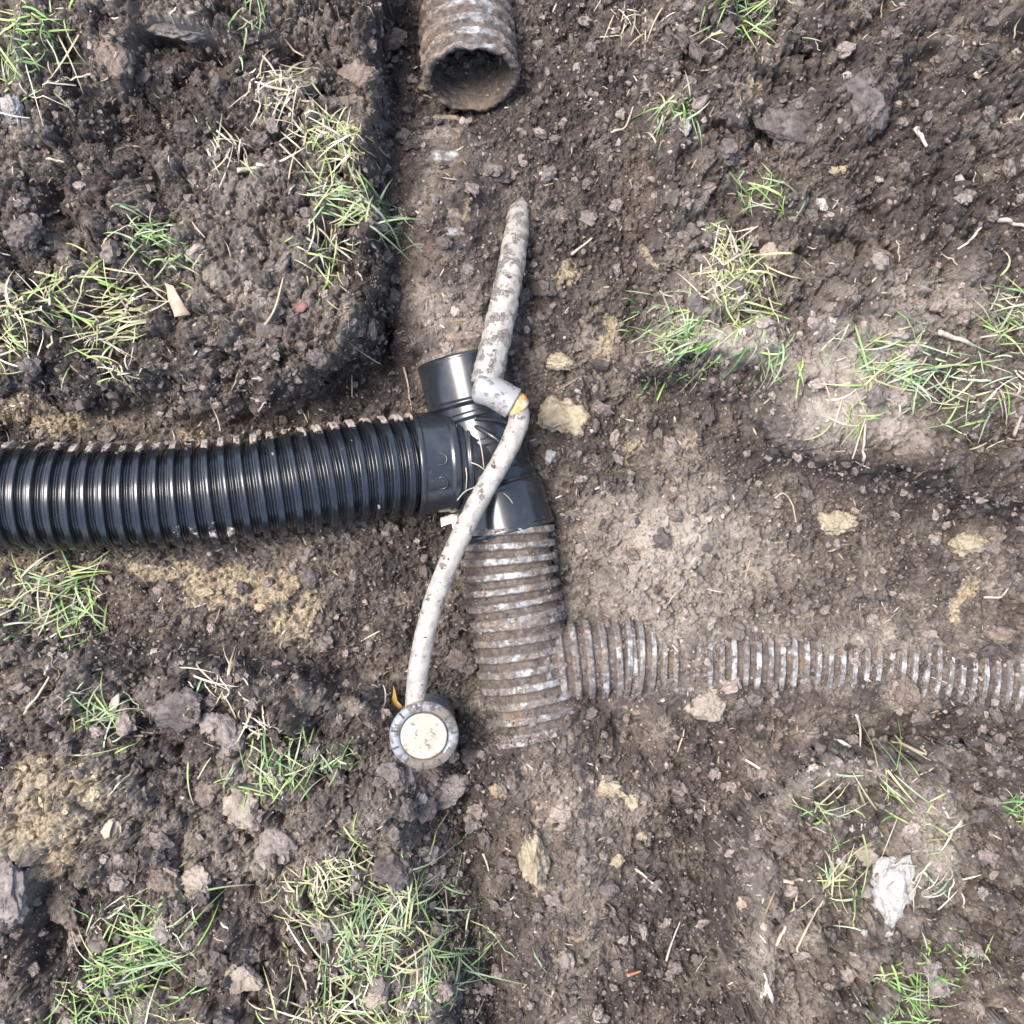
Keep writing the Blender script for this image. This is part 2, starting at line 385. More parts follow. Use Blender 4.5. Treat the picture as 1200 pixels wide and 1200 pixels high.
f0_, u0 = facets(wx3 + .7, wy3, .072, 271, .26, .30, .12, .06)
disp += f0_ * bk * cr * (.35 + .65 * zone) * (1 - .3 * G(U, V, 497, 862, 60, 60))
disp += 1.35 * f1_ * (.25 + .75 * bk) * cr + f2_ * (.35 + .65 * (1 - mixz)) * (.25 + .75 * cr) + f3_ * (.2 + .8 * cr) * .9 + f4_ * .8 * (.3 + .7 * cr)
disp += .0022 * fbm(X, Y, 190, 261, 3) * (.4 + .6 * cr)
disp += .0016 * fbm(X, Y, 120, 111, 3) + .0022 * (1 - np.abs(fbm(X, Y, 42, 121, 3))) * (1 - .4 * smear)
crack = np.abs(fbm(X, Y, 17, 131, 4)); disp -= .010 * (1 - sst(0, .055, crack)) * (.3 + .7 * bk) * sst(-.1, .4, vn(X, Y, 9, 137))
disp -= .004 * sst(.2, .8, vn(X, Y, 75, 141)) * cr
disp -= .010
disp *= np.where((np.abs(X) > .75) | (np.abs(Y) > .75), .8, 1)
Z = z + disp
# the buried pipes hold the soil up or leave only a skin of it
BUR = dict(
 upper=([(518, 172, -.030), (521, 200, -.010), (524, 260, -.003), (530, 340, -.002), (541, 424, .0)], .047),
 right=([(728, 769, .002), (790, 770, .0), (880, 771, .003), (1000, 776, .005), (1120, 790, .006), (1230, 800, .006), (1400, 812, -.01), (1600, 830, -.06)], .0475),
 lower=([(628, 862, .0), (640, 940, -.004), (655, 1050, -.012), (668, 1250, -.03), (680, 1500, -.09)], .049))
def cover(P, r, level, wid):
    """soil heaped to `level(u, v)` relative to the pipe's crown, falling off beyond half-width wid"""
    global Z
    Q = np.array([at(*q) for q in P]); lo = Q.min(0) - .1; hi = Q.max(0) + .1
    sub = (X > lo[0]) & (X < hi[0]) & (Y > lo[1]) & (Y < hi[1]); x = X[sub]; y = Y[sub]
    bd = np.full(x.shape, 9.); bz = np.zeros(x.shape)
    for a, b in zip(Q[:-1], Q[1:]):
        e = b - a; t = np.clip(((x - a[0]) * e[0] + (y - a[1]) * e[1]) / (e[0] ** 2 + e[1] ** 2), 0, 1)
        d = np.hypot(x - a[0] - t * e[0], y - a[1] - t * e[1]); m = d < bd; bd = np.where(m, d, bd); bz = np.where(m, a[2] + t * e[2], bz)
    lv = bz + r + level(U[sub], V[sub], bd) + disp[sub] * (.95 if r == .049 else .6) + .004
    bd = bd + .008 * fbm(x, y, 30, 301, 3)
    lv = lv - .75 * np.clip(bd - wid, 0, 1)
    zz = Z[sub]; on = bd < wid + .05
    soft = np.where(on, np.maximum(zz, lv), zz)
    # where the heap is meant to leave the crown bare, take the soil down to it as well
    low = (bd < r) & (lv < zz)
    Z[sub] = np.where(low, zz * .35 + lv * .65, soft)
cover(*BUR['upper'], lambda u, v, d: .0065 - .035 * sst(150, 125, v) - .013 * G(u, v, 526, 188, 14, 12) - .014 * G(u, v, 536, 268, 13, 20) - .005 * sst(340, 400, v) - .03 * sst(405, 425, v) + 0 * d, .030)
cover(*BUR['right'], lambda u, v, d: -.0088 + .010 * G(u, v, 812, 770, 26, 60) - .022 * sst(775, 750, u) - .004 * G(u, v, 900, 775, 40, 20) + .0035 * sst(930, 1000, u) + .004 * G(u, v, 1040, 780, 30, 30), .040)
cover(*BUR['lower'], lambda u, v, d: .010 - .010 * sst(875, 862, v) + 0 * d, .036)
def height(x, y):
    fi = np.interp(x, ax, np.arange(NX)); fj = np.interp(y, ax, np.arange(NX))
    i = np.clip(fi.astype(int), 0, NX - 2); j = np.clip(fj.astype(int), 0, NX - 2); a = fi - i; b = fj - j
    return (Z[j, i] * (1 - a) + Z[j, i + 1] * a) * (1 - b) + (Z[j + 1, i] * (1 - a) + Z[j + 1, i + 1] * a) * b
def onground(u, v, dz=0.0):
    zz = .08
    for _ in range(8):
        p = at(u, v, zz); zz = .5 * zz + .5 * float(height(p[0], p[1]))
    return at(u, v, zz + dz)

pu = U + 12 * fbm(X, Y, 22, 151, 3); pv = V + 12 * fbm(X, Y, 22, 161, 3)
clay = sum(k * G(pu, pv, u, v, ru, rv, a) for (u, v, ru, rv, a, k) in [
    (70, 925, 62, 48, .3, 1.1), (30, 985, 50, 50, 0, .9), (45, 1030, 18, 16, 0, .7), (305, 685, 42, 20, 0, 1.1), (240, 695, 34, 22, 0, 1), (335, 735, 34, 26, 0, .75), (360, 715, 14, 14, 0, .9), (20, 475, 60, 16, .1, .8),
    (90, 495, 70, 13, .1, .8), (225, 515, 40, 8, 0, .7), (665, 322, 16, 20, .3, .9), (690, 365, 14, 14, 0, .7), (710, 395, 10, 22, 0, .9), (545, 248, 9, 18, .4, 1), (740, 530, 26, 46, 0, .55), (810, 520, 18, 20, 0, .6),
    (560, 820, 12, 20, 0, .5), (1140, 695, 20, 14, -.4, .9), (1125, 720, 12, 16, 0, .8), (1000, 690, 10, 20, 0, .6), (930, 655, 30, 20, 0, .35), (765, 300, 7, 16, 0, .9), (885, 95, 20, 10, .5, .7), (170, 665, 90, 16, 0, .7),
    (10, 660, 60, 16, 0, .8), (880, 850, 20, 14, 0, .3), (585, 935, 5, 30, 0, .7), (740, 830, 50, 9, 0, .5), (1090, 640, 30, 9, 0, .4), (790, 600, 50, 30, 0, .35), (545, 720, 16, 40, 0, .35), (350, 780, 30, 12, 0, .4), (860, 480, 8, 12, 0, .4)])
pale = sum(k * G(pu, pv, u, v, ru, rv, a) for (u, v, ru, rv, a, k) in [
    (790, 620, 75, 50, .1, .9), (760, 690, 90, 60, .2, .6), (1010, 420, 90, 65, 0, .75), (1090, 345, 80, 36, 0, .7), (1000, 490, 100, 34, 0, .8), (850, 395, 70, 28, .2, .7), (640, 915, 60, 40, 0, .3), (100, 910, 90, 50, 0, .4),
    (270, 300, 70, 110, .2, .42), (230, 180, 80, 40, 0, .35), (535, 380, 55, 30, 0, .7), (690, 1010, 60, 110, 0, .25), (1000, 845, 120, 22, 0, .5), (900, 1060, 30, 100, 0, .35), (1090, 990, 46, 80, 0, .55), (980, 905, 80, 24, 0, .5),
    (900, 640, 90, 50, 0, .4), (830, 750, 90, 40, 0, .45), (1130, 160, 90, 60, .5, .25), (940, 150, 50, 30, .2, .35), (210, 25, 50, 22, 0, .55), (20, 130, 30, 60, 0, .5), (1040, 730, 80, 50, 0, .25), (470, 900, 50, 40, 0, .35),
    (820, 250, 40, 80, 0, .25), (15, 1050, 22, 60, 0, .5), (280, 1000, 100, 60, 0, .25), (440, 980, 40, 30, 0, .3), (330, 640, 150, 30, 0, .15), (100, 800, 100, 30, .2, .3)])
wet_shade = sum(k * G(pu, pv, u, v, ru, rv, a) for (u, v, ru, rv, a, k) in [  # damp patches, plus painted shade along cut faces, gullies and pit
    (160, 120, 90, 70, .2, .5), (40, 250, 40, 40, 0, .6), (1150, 200, 100, 120, 0, .45), (1020, 120, 90, 80, 0, .3), (560, 1060, 34, 150, -.06, .7), (70, 1110, 60, 60, 0, .6), (180, 860, 110, 50, 0, .35), (390, 460, 90, 34, -.3, .7),
    (1000, 545, 130, 18, .1, .8), (1150, 590, 80, 22, .1, .9), (220, 780, 170, 22, .12, .8), (450, 350, 22, 90, 0, .7), (470, 60, 30, 60, 0, .5), (650, 150, 110, 120, 0, .35), (720, 330, 40, 80, 0, .4), (1110, 835, 120, 16, 0, .6),
    (850, 450, 70, 26, 0, .4), (832, 1060, 22, 110, 0, .7), (1000, 852, 150, 12, 0, .6), (300, 840, 100, 40, 0, .3), (100, 455, 140, 22, 0, .45), (560, 900, 30, 30, 0, .5), (500, 640, 40, 40, 0, .5), (790, 1080, 60, 120, 0, .35), (930, 890, 60, 16, 0, .4)])
tone = .20 * t3 * mixz + .20 * u3 + .15 * u4 + .25 * u2 + .15 * u1 + .15 * u0
tone = np.clip(tone + .25 * fbm(X, Y, 12, 171, 2) - .55 * wet_shade, 0, 1)
pale = np.clip(pale * (.75 + .5 * t3) - .5 * wet_shade, 0, 1)
soilc = np.stack([pale, np.clip(clay, 0, 1.2) * (.7 + .5 * t4), tone], -1).reshape(-1, 3)
Pg = np.stack([X.ravel(), Y.ravel(), Z.ravel()], 1).astype(np.float32)
wl = wall.ravel() > .08; q = Pg[wl]; k_ = wall.ravel()[wl][:, None]      # cut faces crumble sideways as well
q2 = q + k_ * np.stack([.0065 * n3(q, 55, 311) + .003 * n3(q, 160, 312), .0065 * n3(q, 55, 313) + .003 * n3(q, 160, 314), .004 * n3(q, 90, 315)], 1)
Pg[wl] = q2
idx = np.arange(NX * NX, dtype=np.int32).reshape(NX, NX)
FQ = np.stack([idx[:-1, :-1], idx[:-1, 1:], idx[1:, 1:], idx[1:, :-1]], -1).reshape(-1, 4)
gr = mesh_np('ground', Pg, FQ, M['soil'], attrs={'soil': soilc, 'wet_shade': np.clip(wet_shade, 0, 1).ravel()})
tag(gr, kind='structure')

# ------------------------------------------------------------------ swept tubes
def spline(P, n):
    P = np.asarray(P, float); Q = np.vstack([2 * P[0] - P[1], P, 2 * P[-1] - P[-2]]); o = []
    for i in range(len(P) - 1):
        for t in np.linspace(0, 1, 24, endpoint=False):
            a, b, c, d = Q[i:i + 4]
            o.append(.5 * (2 * b + (c - a) * t + (2 * a - 5 * b + 4 * c - d) * t * t + (-a + 3 * b - 3 * c + d) * t ** 3))
    o.append(P[-1]); o = np.array(o); L = np.concatenate([[0], np.cumsum(np.linalg.norm(np.diff(o, axis=0), axis=1))])
    if isinstance(n, float): n = int(L[-1] / n) + 2
    t = np.linspace(0, L[-1], n); return np.stack([np.interp(t, L, o[:, k]) for k in range(P.shape[1])], 1), t

def sweep(path, rad, nseg=72, mudf=None, closed=True, crest=None, caps=False, wall=None):
    """path (n,3); rad(s index array (n,1), theta (1,m)) -> radius (n,m); theta 0 points straight up"""
    n = len(path); T = np.gradient(path, axis=0); T /= np.linalg.norm(T, axis=1)[:, None]
    up = np.tile([0, 0, 1.], (n, 1)); up[np.abs(T[:, 2]) > .95] = [0, 1, 0]
    Sd = np.cross(T, up); Sd /= np.linalg.norm(Sd, axis=1)[:, None]; Up = np.cross(Sd, T)
    th = np.linspace(0, 2 * math.pi, nseg, endpoint=False)[None, :]
    R = rad(np.arange(n)[:, None], th) * np.ones((n, nseg))
    P = path[:, None, :] + R[..., None] * (np.cos(th)[..., None] * Up[:, None] + np.sin(th)[..., None] * Sd[:, None])
    ii = np.arange(n * nseg).reshape(n, nseg); jj = np.roll(ii, -1, 1)
    F = np.stack([ii[:-1], ii[1:], jj[1:], jj[:-1]], -1).reshape(-1, 4)
    V = P.reshape(-1, 3)
    if wall:                                   # give the tube a real inside surface and rims
        Ri = path[:, None, :] + (np.minimum(R, R.min()) - wall)[..., None] * (np.cos(th)[..., None] * Up[:, None] + np.sin(th)[..., None] * Sd[:, None])
        k = len(V); V = np.vstack([V, Ri.reshape(-1, 3)])
        F = np.vstack([F, F[:, ::-1] + k])
        for e in (0, n - 1): F = np.vstack([F, np.stack([ii[e], jj[e], jj[e] + k, ii[e] + k], -1) if e == 0 else np.stack([jj[e], ii[e], ii[e] + k, jj[e] + k], -1)])
    if caps:
        for e, fl in ((0, 1), (n - 1, 0)):
            cc = len(V); V = np.vstack([V, path[e][None]])
            q = np.stack([ii[e], jj[e], np.full(nseg, cc), np.full(nseg, cc)], -1)
            # quads degenerate are avoided: use two-ring fan
            V = np.vstack([V[:-1], path[e][None] + (P[e] - path[e]) * .02])
            r0 = cc + np.arange(nseg); r1 = np.roll(r0, -1)
            q = np.stack([ii[e], jj[e], r1, r0], -1); F = np.vstack([F, q if fl else q[:, ::-1]])
    return V, F, R, th

def corr(t, pitch, amp, duty=.58, soft=.10, valley=.25):
    p = (t / pitch) % 1.0
    e = sst(0, soft, p) * (1 - sst(duty - soft, duty, p))
    dip = .05 * np.exp(-((p - duty / 2) / .07) ** 2)
    ridge = valley * np.exp(-((p - (1 + duty) / 2) / .06) ** 2)
    return amp * (e - dip * e + ridge * (1 - e)), e

# ---- black corrugated pipe from the left
def pix(L): return [at(*q) for q in L]
BPL = ('clean glossy black corrugated drain pipe entering from the left edge into the black fitting', 'drain pipe')
path, t = spline(pix([(-620, 600, .02), (-420, 592, .075), (-200, 585, .09), (0, 581, .09), (120, 582, .085), (230, 578, .074), (330, 566, .058), (410, 553, .038), (490, 543, .014)]), .0009)
off, e = corr(t, .0178, .0080, duty=.56)
def rr(i, th): return .0512 + off[i] + .0003 * np.sin(3 * th + i * .01)
Vb, Fb, R, th = sweep(path, rr, 96)
pu_ = 600 + Vb[:, 0] * HC / (HC - Vb[:, 2]) * 1000; pv_ = 600 - Vb[:, 1] * HC / (HC - Vb[:, 2]) * 1000
ee = np.repeat(e, 96)
side = sst(.62, .95, np.tile(np.sin(-th[0]), len(path)) * 1)
yy = Vb[:, 1] - np.repeat(path[:, 1], 96)
mud = .85 * sst(.040, .056, yy) * (ee > .5) + .75 * G(pu_, pv_, 245, 622, 50, 16) * (ee > .4) + .28 * G(pu_, pv_, 400, 600, 100, 14) + .22 * G(pu_, pv_, 330, 520, 160, 16) + .05
tag(mesh_np('corrugated_pipe', Vb, Fb, M['black'], attrs={'mud': mud * (.75 + .5 * n3(Vb, 60, 4))}, local=at(240, 575, .06)), *BPL)

# ---- black wye/tee fitting
ft = empty('pipe_fitting', at(575, 530, 0))
tag(ft, 'glossy black moulded plastic tee fitting where the pipes meet under the pale hose', 'pipe fitting')
def ringed(P, prof, name, mat, parent, nseg=96, step=.0012, mudk=.0, wall=None, seed=0, extra=None):
    """prof: list of (fraction, radius)"""
    path, t = spline(pix(P), step); f = t / t[-1]
    pf = [a for a, b in prof]; pr = [b for a, b in prof]; r = np.interp(f, pf, pr)
    Vv, Ff, R, th = sweep(path, lambda i, th: r[i] + 0 * th, nseg, wall=wall)
    m = mudk + .28 * n3(Vv, 45, seed)
    o = mesh_np(name, Vv, Ff, mat, parent, attrs={'mud': m})
    md = o.data
    return o
ringed([(543, 420, .0), (556, 478, .0)], [(0, .0545), (.04, .0555), (.08, .0552), (.86, .0540), (.9, .056), (.94, .056), (.97, .0515), (1, .0505)], 'top_socket', M['fitting'], ft, mudk=.08, wall=.003, seed=1)
ringed([(553, 470, .0), (567, 520, .0), (583, 575, 0)], [(0, .0500), (.14, .0500), (.15, .0515), (.2, .0515), (.21, .049), (.45, .049), (.46, .0505), (.52, .0505), (.53, .049), (.80, .049), (.81, .0512), (.87, .0512), (.88, .0495), (1, .0495)], 'run_body', M['fitting'], ft, mudk=.1, seed=2)
ringed([(581, 566, .0), (596, 624, .0)], [(0, .0505), (.05, .0515), (.10, .0548), (.16, .0552), (.2, .0538), (.9, .0548), (.93, .0562), (1, .0560)], 'bottom_socket', M['fitting'], ft, mudk=.12, wall=.003, seed=3)
ringed([(484, 544, .016), (537, 540, .004)], [(0, .0595), (.04, .0603), (.10, .0603), (.13, .0592), (.68, .0585), (.72, .0600), (.86, .0600), (.88, .0565), (1, .0560)], 'branch_socket', M['fitting'], ft, mudk=.2, wall=.003, seed=4)
ringed([(528, 541, .005), (582, 537, .0)], [(0, .0555), (.1, .0555), (.11, .054), (.35, .0535), (.36, .0548), (.42, .0548), (.43, .0525), (1, .046)], 'branch_body', M['fitting'], ft, mudk=.1, seed=5)
# moulded ribs along the crotch of the fitting
for P in ([(522, 487, .018), (545, 494, .038), (572, 508, .055), (592, 522, .0565)], [(592, 522, .0565), (578, 545, .0565), (560, 568, .048), (538, 590, .024)], [(556, 490, .052), (590, 494, .046), (603, 505, .03)]):
    path, t = spline(pix(P), .0015)
    Vv, Ff, _, _ = sweep(path, lambda i, th: .0027 + 0 * th, 12, caps=True)
    mesh_np('rib', Vv, Ff, M['fitting'], ft, attrs={'mud': np.full(len(Vv), .1)})
# small round moulding bosses on the branch socket
for (u, v) in ((517, 538), (518, 566)):
    p = at(u, v, .0); zc = .009 + .0585 * math.sqrt(max(0, 1 - ((v - 541) / 60) ** 2)); p = at(u, v, zc)
    a = np.linspace(0, 2 * math.pi, 40); P = np.stack([p[0] + .0065 * np.cos(a), p[1] + .0065 * np.sin(a), p[2] - .35 * (v - 541) / 1000 * 0 + 0 * a], 1)
    P[:, 2] += (P[:, 1] - p[1]) * ((v - 541) / 60) * 1.0
    Vv, Ff, _, _ = sweep(P, lambda i, th: .0009 + 0 * th, 8)
    mesh_np('boss_ring', Vv, Ff, M['fitting'], ft, attrs={'mud': np.full(len(Vv), .2)})

# ---- mud-coated pipes
def muddy_pipe(name, P, r0, amp, pitch, label, parent=None, part=None, nseg=150, wall=None, mudk=.35, seed=0, mudlump=.0025, taper=None, mudfn=None, cat='drain pipe', wid=.0011):
    path, t = spline(pix(P), wid); off, e = corr(t, pitch, amp, duty=.68, soft=.17, valley=0)
    tt = taper(t / t[-1]) if taper else 1.0 + 0 * t
    top = parent is None; c = path[len(path) // 2]
    Vv, Ff, R, th = sweep(path, lambda i, th: (r0 + off[i]) * tt[i] + 0 * th, nseg, wall=wall)
    n = len(path) * nseg
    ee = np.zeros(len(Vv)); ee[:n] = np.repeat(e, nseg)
    nn = n3(Vv, 30, seed) * .6 + n3(Vv, 110, seed + 9) * .4
    m = np.clip(mudk + .5 * nn, 0, 1.2)
    if mudfn is not None:
        uu = 600 + Vv[:, 0] * HC / (HC - Vv[:, 2]) * 1000; vv = 600 - Vv[:, 1] * HC / (HC - Vv[:, 2]) * 1000
        m = m + mudfn(uu, vv)
    axis = np.repeat(path, nseg, 0); d = Vv[:n] - axis; d /= np.linalg.norm(d, axis=1)[:, None]
    fill = (amp * .18 * (1 - ee[:n]) * sst(.2, .8, m[:n]) + mudlump * np.clip(m[:n], 0, 1) * (.5 + nn[:n]) + .0008 * n3(Vv[:n], 330, seed + 2) + .0016 * m[:n] * n3(Vv[:n], 150, seed + 4))
    Vv[:n] += d * fill[:, None]
    if name == 'broken_pipe':            # torn, uneven end
        endw = np.concatenate([np.repeat(sst(.93, 1, t / t[-1]), nseg)] * 2); Vv[:, 1] += endw * (.004 * n3(Vv * [1, 0, 1], 30, 8) + .003 * n3(Vv * [1, 0, 1], 120, 9)); Vv[:, 2] += endw * .004 * n3(Vv * [1, 0, 1], 60, 3)
    if wall: Vv[n:] += 0.0012 * n3(Vv[n:], 90, 5)[:, None]; m[n:] = 1
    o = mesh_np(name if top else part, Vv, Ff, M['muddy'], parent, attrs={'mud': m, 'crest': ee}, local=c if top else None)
    if top: tag(o, label, cat)
    return o
muddy_pipe('broken_pipe', [(533, -420, -.10), (536, -200, -.055), (541, -60, -.012), (546, 20, .016), (553, 93, .046)], .0495, .004, .0205,
           'old muddy corrugated pipe with a torn open end at the top of the trench', wall=.0025, mudk=.5, seed=11, mudlump=.003,
           mudfn=lambda u, v: -.45 * G(u, v, 560, 45, 28, 60) + .5 * G(u, v, 500, 40, 26, 90) + .3 * (v < -20))
muddy_pipe('buried_pipe', BUR['upper'][0], .0440, .003, .02,
           'mud caked buried pipe running under the trench floor into the top socket', mudk=.75, seed=12, mudlump=.003,
           mudfn=lambda u, v: -.5 * G(u, v, 528, 185, 16, 12) - .5 * G(u, v, 536, 268, 14, 22) - .3 * G(u, v, 530, 275, 14, 10))
muddy_pipe('ribbed_pipe', [(594, 616, .0), (597, 660, .0), (602, 700, .0), (607, 728, .0)], .0485, .0068, .0168,
           'mud streaked corrugated pipe just below the black fitting', mudk=.32, seed=13, mudlump=.0035,
           mudfn=lambda u, v: .5 * G(u, v, 550, 680, 18, 60) + .2 * G(u, v, 600, 735, 60, 14))
tee = empty('old_tee', at(618, 790, 0)); tag(tee, 'mud caked old tee fitting below the ribbed pipe with a branch to the right', 'pipe fitting')
muddy_pipe('', [(606, 722, .0), (614, 775, .0), (628, 856, .0)], .0495, .0048, .0180, '', parent=tee, part='run_body', mudk=.42, seed=14, mudlump=.0065,
           mudfn=lambda u, v: -.3 * G(u, v, 625, 800, 26, 50))
muddy_pipe('', [(626, 852, .0), (628, 860, .0)], .0530, .003, .02, '', parent=tee, part='flange', mudk=.22, seed=15, mudlump=.001)
muddy_pipe('', [(635, 778, .0), (690, 772, .0), (748, 768, .0)], .0400, .0055, .0165, '', parent=tee, part='branch_socket', mudk=.38, seed=16, mudlump=.005)
muddy_pipe('buried_ribbed_pipe', BUR['right'][0], .0415, .0060, .0135,
           'half buried ribbed pipe running right from the old tee, only rib tops showing', mudk=.22, seed=17, mudlump=.0015, wid=.0009,
           mudfn=lambda u, v: .35 * G(u, v, 800, 770, 30, 60))
muddy_pipe('covered_pipe', BUR['lower'][0], .0470, .002, .02,
           'soil covered pipe continuing down from the old tee to the bottom edge', mudk=.95, seed=18, mudlump=.005)

# ---- irrigation line with its sprinkler head
ir = empty('irrigation_line', at(572, 460, .09)); tag(ir, 'pale dusty water hose draped over the black fitting, ending in a cream capped sprinkler', 'hose')
def hose(P, rf, name, mat, parent, mk=.15, seed=0, step=.0015, nseg=28, lump=.0006, caps=True):
    path, t = spline(pix(P), step); f = t / t[-1]; r = np.interp(f, [a for a, b in rf], [b for a, b in rf])
    Vv, Ff, R, th = sweep(path, lambda i, th: r[i] + 0 * th, nseg, caps=caps)
    c = np.repeat(path, nseg, 0); n = len(c); d = Vv[:n] - c; d /= np.linalg.norm(d, axis=1)[:, None]
    Vv[:n] += d * (lump * n3(Vv[:n], 120, seed))[:, None]
    return mesh_np(name, Vv, Ff, mat, parent, attrs={'mud': mk + .25 * n3(Vv, 80, seed + 1)})
def _rid(seed): return seed
hose([(611, 225, -.012), (608, 250, .016), (602, 296, .050), (592, 350, .072), (581, 400, .082), (570, 450, .088)], [(0, .0115), (.15, .0125), (.4, .0148), (.85, .0165), (1, .0175)], 'upper_pipe', M['white'], ir, mk=.40, seed=61, lump=.0016)
hose([(560, 452, .088), (575, 458, .092), (588, 465, .093), (602, 473, .092)], [(0, .0150), (.1, .0185), (.45, .0170), (.9, .0175), (.97, .018), (1, .017)], 'elbow', M['grey'], ir, mk=.34, seed=62, lump=.0005)
hose([(598, 471, .092), (604, 474, .092), (609, 480, .090)], [(0, .0125), (.5, .0145), (1, .0130)], 'tape_collar', M['orange'], ir, mk=.38, seed=63, lump=.0008)
hose([(605, 474, .091), (608, 492, .089), (598, 520, .086), (583, 548, .083), (566, 578, .083), (548, 612, .085), (530, 650, .090), (512, 695, .096), (500, 735, .099), (491, 780, .099), (487, 820, .094), (487, 850, .080)],
     [(0, .0118), (.1, .0113), (.5, .0112), (1, .0112)], 'lower_hose', M['white'], ir, mk=.30, seed=64, lump=.0005, nseg=32)
hp = at(497, 862, .108)
hd = empty('sprinkler_head', hp - np.array(ir.location)); hd.parent = ir
def lathe(prof, c, n=64, name='', mat=None, parent=None, mk=.2, seed=0, mudfn=None):
    a = np.linspace(0, 2 * math.pi, n, endpoint=False); P = np.array(prof)
    Vv = np.stack([c[0] + P[:, :1] * np.cos(a), c[1] + P[:, :1] * np.sin(a), c[2] + P[:, 1:] + 0 * a], -1).reshape(-1, 3)
    # a slight lean towards the trench
    Vv[:, 2] += -(Vv[:, 0] - c[0]) * .10 + (Vv[:, 1] - c[1]) * .06
    ii = np.arange(len(P) * n).reshape(len(P), n); jj = np.roll(ii, -1, 1)
    Ff = np.stack([ii[:-1], jj[:-1], jj[1:], ii[1:]], -1).reshape(-1, 4)
    m = mk + .3 * n3(Vv, 90, seed)
    if mudfn is not None: m = m + mudfn(Vv[:, 0] - c[0], Vv[:, 1] - c[1])
    return mesh_np(name, Vv, Ff, mat, parent, attrs={'mud': m})
lathe([(.028, -.12), (.030, -.03), (.0355, -.012), (.0372, -.004), (.0372, .000), (.0360, .0022), (.0290, .0030), (.0262, .0018), (.0258, -.004), (.001, -.004)], hp, 72, 'threaded_ring', M['ring'], hd, mk=.42, seed=71,
      mudfn=lambda x, y: .75 * np.exp(-((x - .006) / .026) ** 2 - ((y + .034) / .012) ** 2) + .4 * np.exp(-((x - .025) / .01) ** 2 - ((y - .022) / .01) ** 2))
lathe([(.0252, -.006), (.0252, .0025), (.0245, .0040), (.0225, .0046), (.0218, .0040), (.016, .0047), (.008, .0052), (.0003, .0053)], hp, 72, 'cap', M['cap'], hd, mk=.26, seed=77,
      mudfn=lambda x, y: .3 * np.exp(-((x - .004) / .008) ** 2 - ((y + .006) / .009) ** 2))
for k in range(11):
    a = k * 2 * math.pi / 11 + .1; rr_ = np.array([math.cos(a), math.sin(a), 0]); tt_ = np.array([-math.sin(a), math.cos(a), 0])
    c = hp + rr_ * .0325; c[2] += .0020 - rr_[0] * .0325 * .10 + rr_[1] * .0325 * .06
    w, l, hgt = .0011, .0036, .0014
    Vv = [c + sx * rr_ * l + sy * tt_ * w + np.array([0, 0, sz * hgt]) for sx in (-1, 1) for sy in (-1, 1) for sz in (-1, 1)]
    Ff = [(0, 1, 3, 2), (4, 6, 7, 5), (0, 4, 5, 1), (2, 3, 7, 6), (0, 2, 6, 4), (1, 5, 7, 3)]
    mesh_np('slot', Vv, Ff, M['slot'], hd, smooth=False, attrs={'mud': np.full(8, .1)})

# ------------------------------------------------------------------ stones and clods
def ico(sub):
    import bmesh
    bm = bmesh.new(); bmesh.ops.create_icosphere(bm, subdivisions=sub, radius=1)
    V = np.array([v.co[:] for v in bm.verts]); F = np.array([[v.index for v in f.verts] for f in bm.faces]); bm.free(); return V, F
I1, I2, I4, I5 = ico(1), ico(2), ico(4), ico(5)
def rockV(base, seed, rough=.28, facet=7):
    V = base.copy(); rs = np.random.default_rng(seed)
    for _ in range(facet):                   # broken faces
        n = rs.normal(size=3); n /= np.linalg.norm(n); d = .55 + .35 * rs.random(); s = V @ n
        V -= np.clip(s - d, 0, None)[:, None] * n * .9
    k = 1 + rough * n3(V, 1.6, seed) + rough * .5 * n3(V, 4.5, seed + 2) + rough * .28 * n3(V, 12, seed + 3)
    if len(V) > 500: k = k + .10 * (1 - 2 * np.abs(n3(V, 3.2, seed + 7))) + .06 * (1 - 2 * np.abs(n3(V, 8, seed + 8))) + .025 * n3(V, 24, seed + 9)
    return V * k[:, None]
def rock(name, u, v, rx, ry, rz, ang, mat, label, cat, group=None, outline=None, rough=.30, sink=.42, seed=None, sub=I5):
    seed = seed or int(u * 7 + v * 3); V = rockV(sub[0], seed, rough)
    p = onground(u, v, 0); s = (HC - p[2]) / HC / 1000
    if outline is not None:                  # the outline in the photo, as a polar radius
        O = (np.array(outline, float) - [u, v]) * [1, -1]; oa = np.arctan2(O[:, 1], O[:, 0]); orr = np.hypot(O[:, 0], O[:, 1]); k = np.argsort(oa)
        a = np.arctan2(V[:, 1], V[:, 0]); R = np.interp(a, oa[k], orr[k], period=2 * math.pi); hr = np.hypot(V[:, 0], V[:, 1]) + 1e-9
        q = np.minimum(hr, 1.05) ** .8
        V = np.stack([V[:, 0] / hr * q * R * s, V[:, 1] / hr * q * R * s, V[:, 2] * rz], 1)
        V[:, 0] += .0022 * n3(V, 110, seed); V[:, 1] += .0022 * n3(V, 110, seed + 1); V[:, 2] += .0035 * n3(V, 90, seed + 2) + .0014 * n3(V, 260, seed + 3)
    else:
        c, si = math.cos(math.radians(ang)), math.sin(math.radians(ang)); V = V * [rx * s, ry * s, rz]
        V = np.stack([V[:, 0] * c - V[:, 1] * si, V[:, 0] * si + V[:, 1] * c, V[:, 2]], 1)
    # settle into the ground a little
    ring = np.array([float(height(p[0] + dx * rx * s * .6, p[1] + dy * ry * s * .6)) for dx, dy in ((1, 0), (-1, 0), (0, 1), (0, -1), (0, 0))])
    base = at(u, v, float(np.mean(ring)))
    base[2] += rz * (1 - 2 * sink) * .6
    o = mesh_np(name, V + base, sub[1], M[mat], local=base)
    return tag(o, label, cat, group)
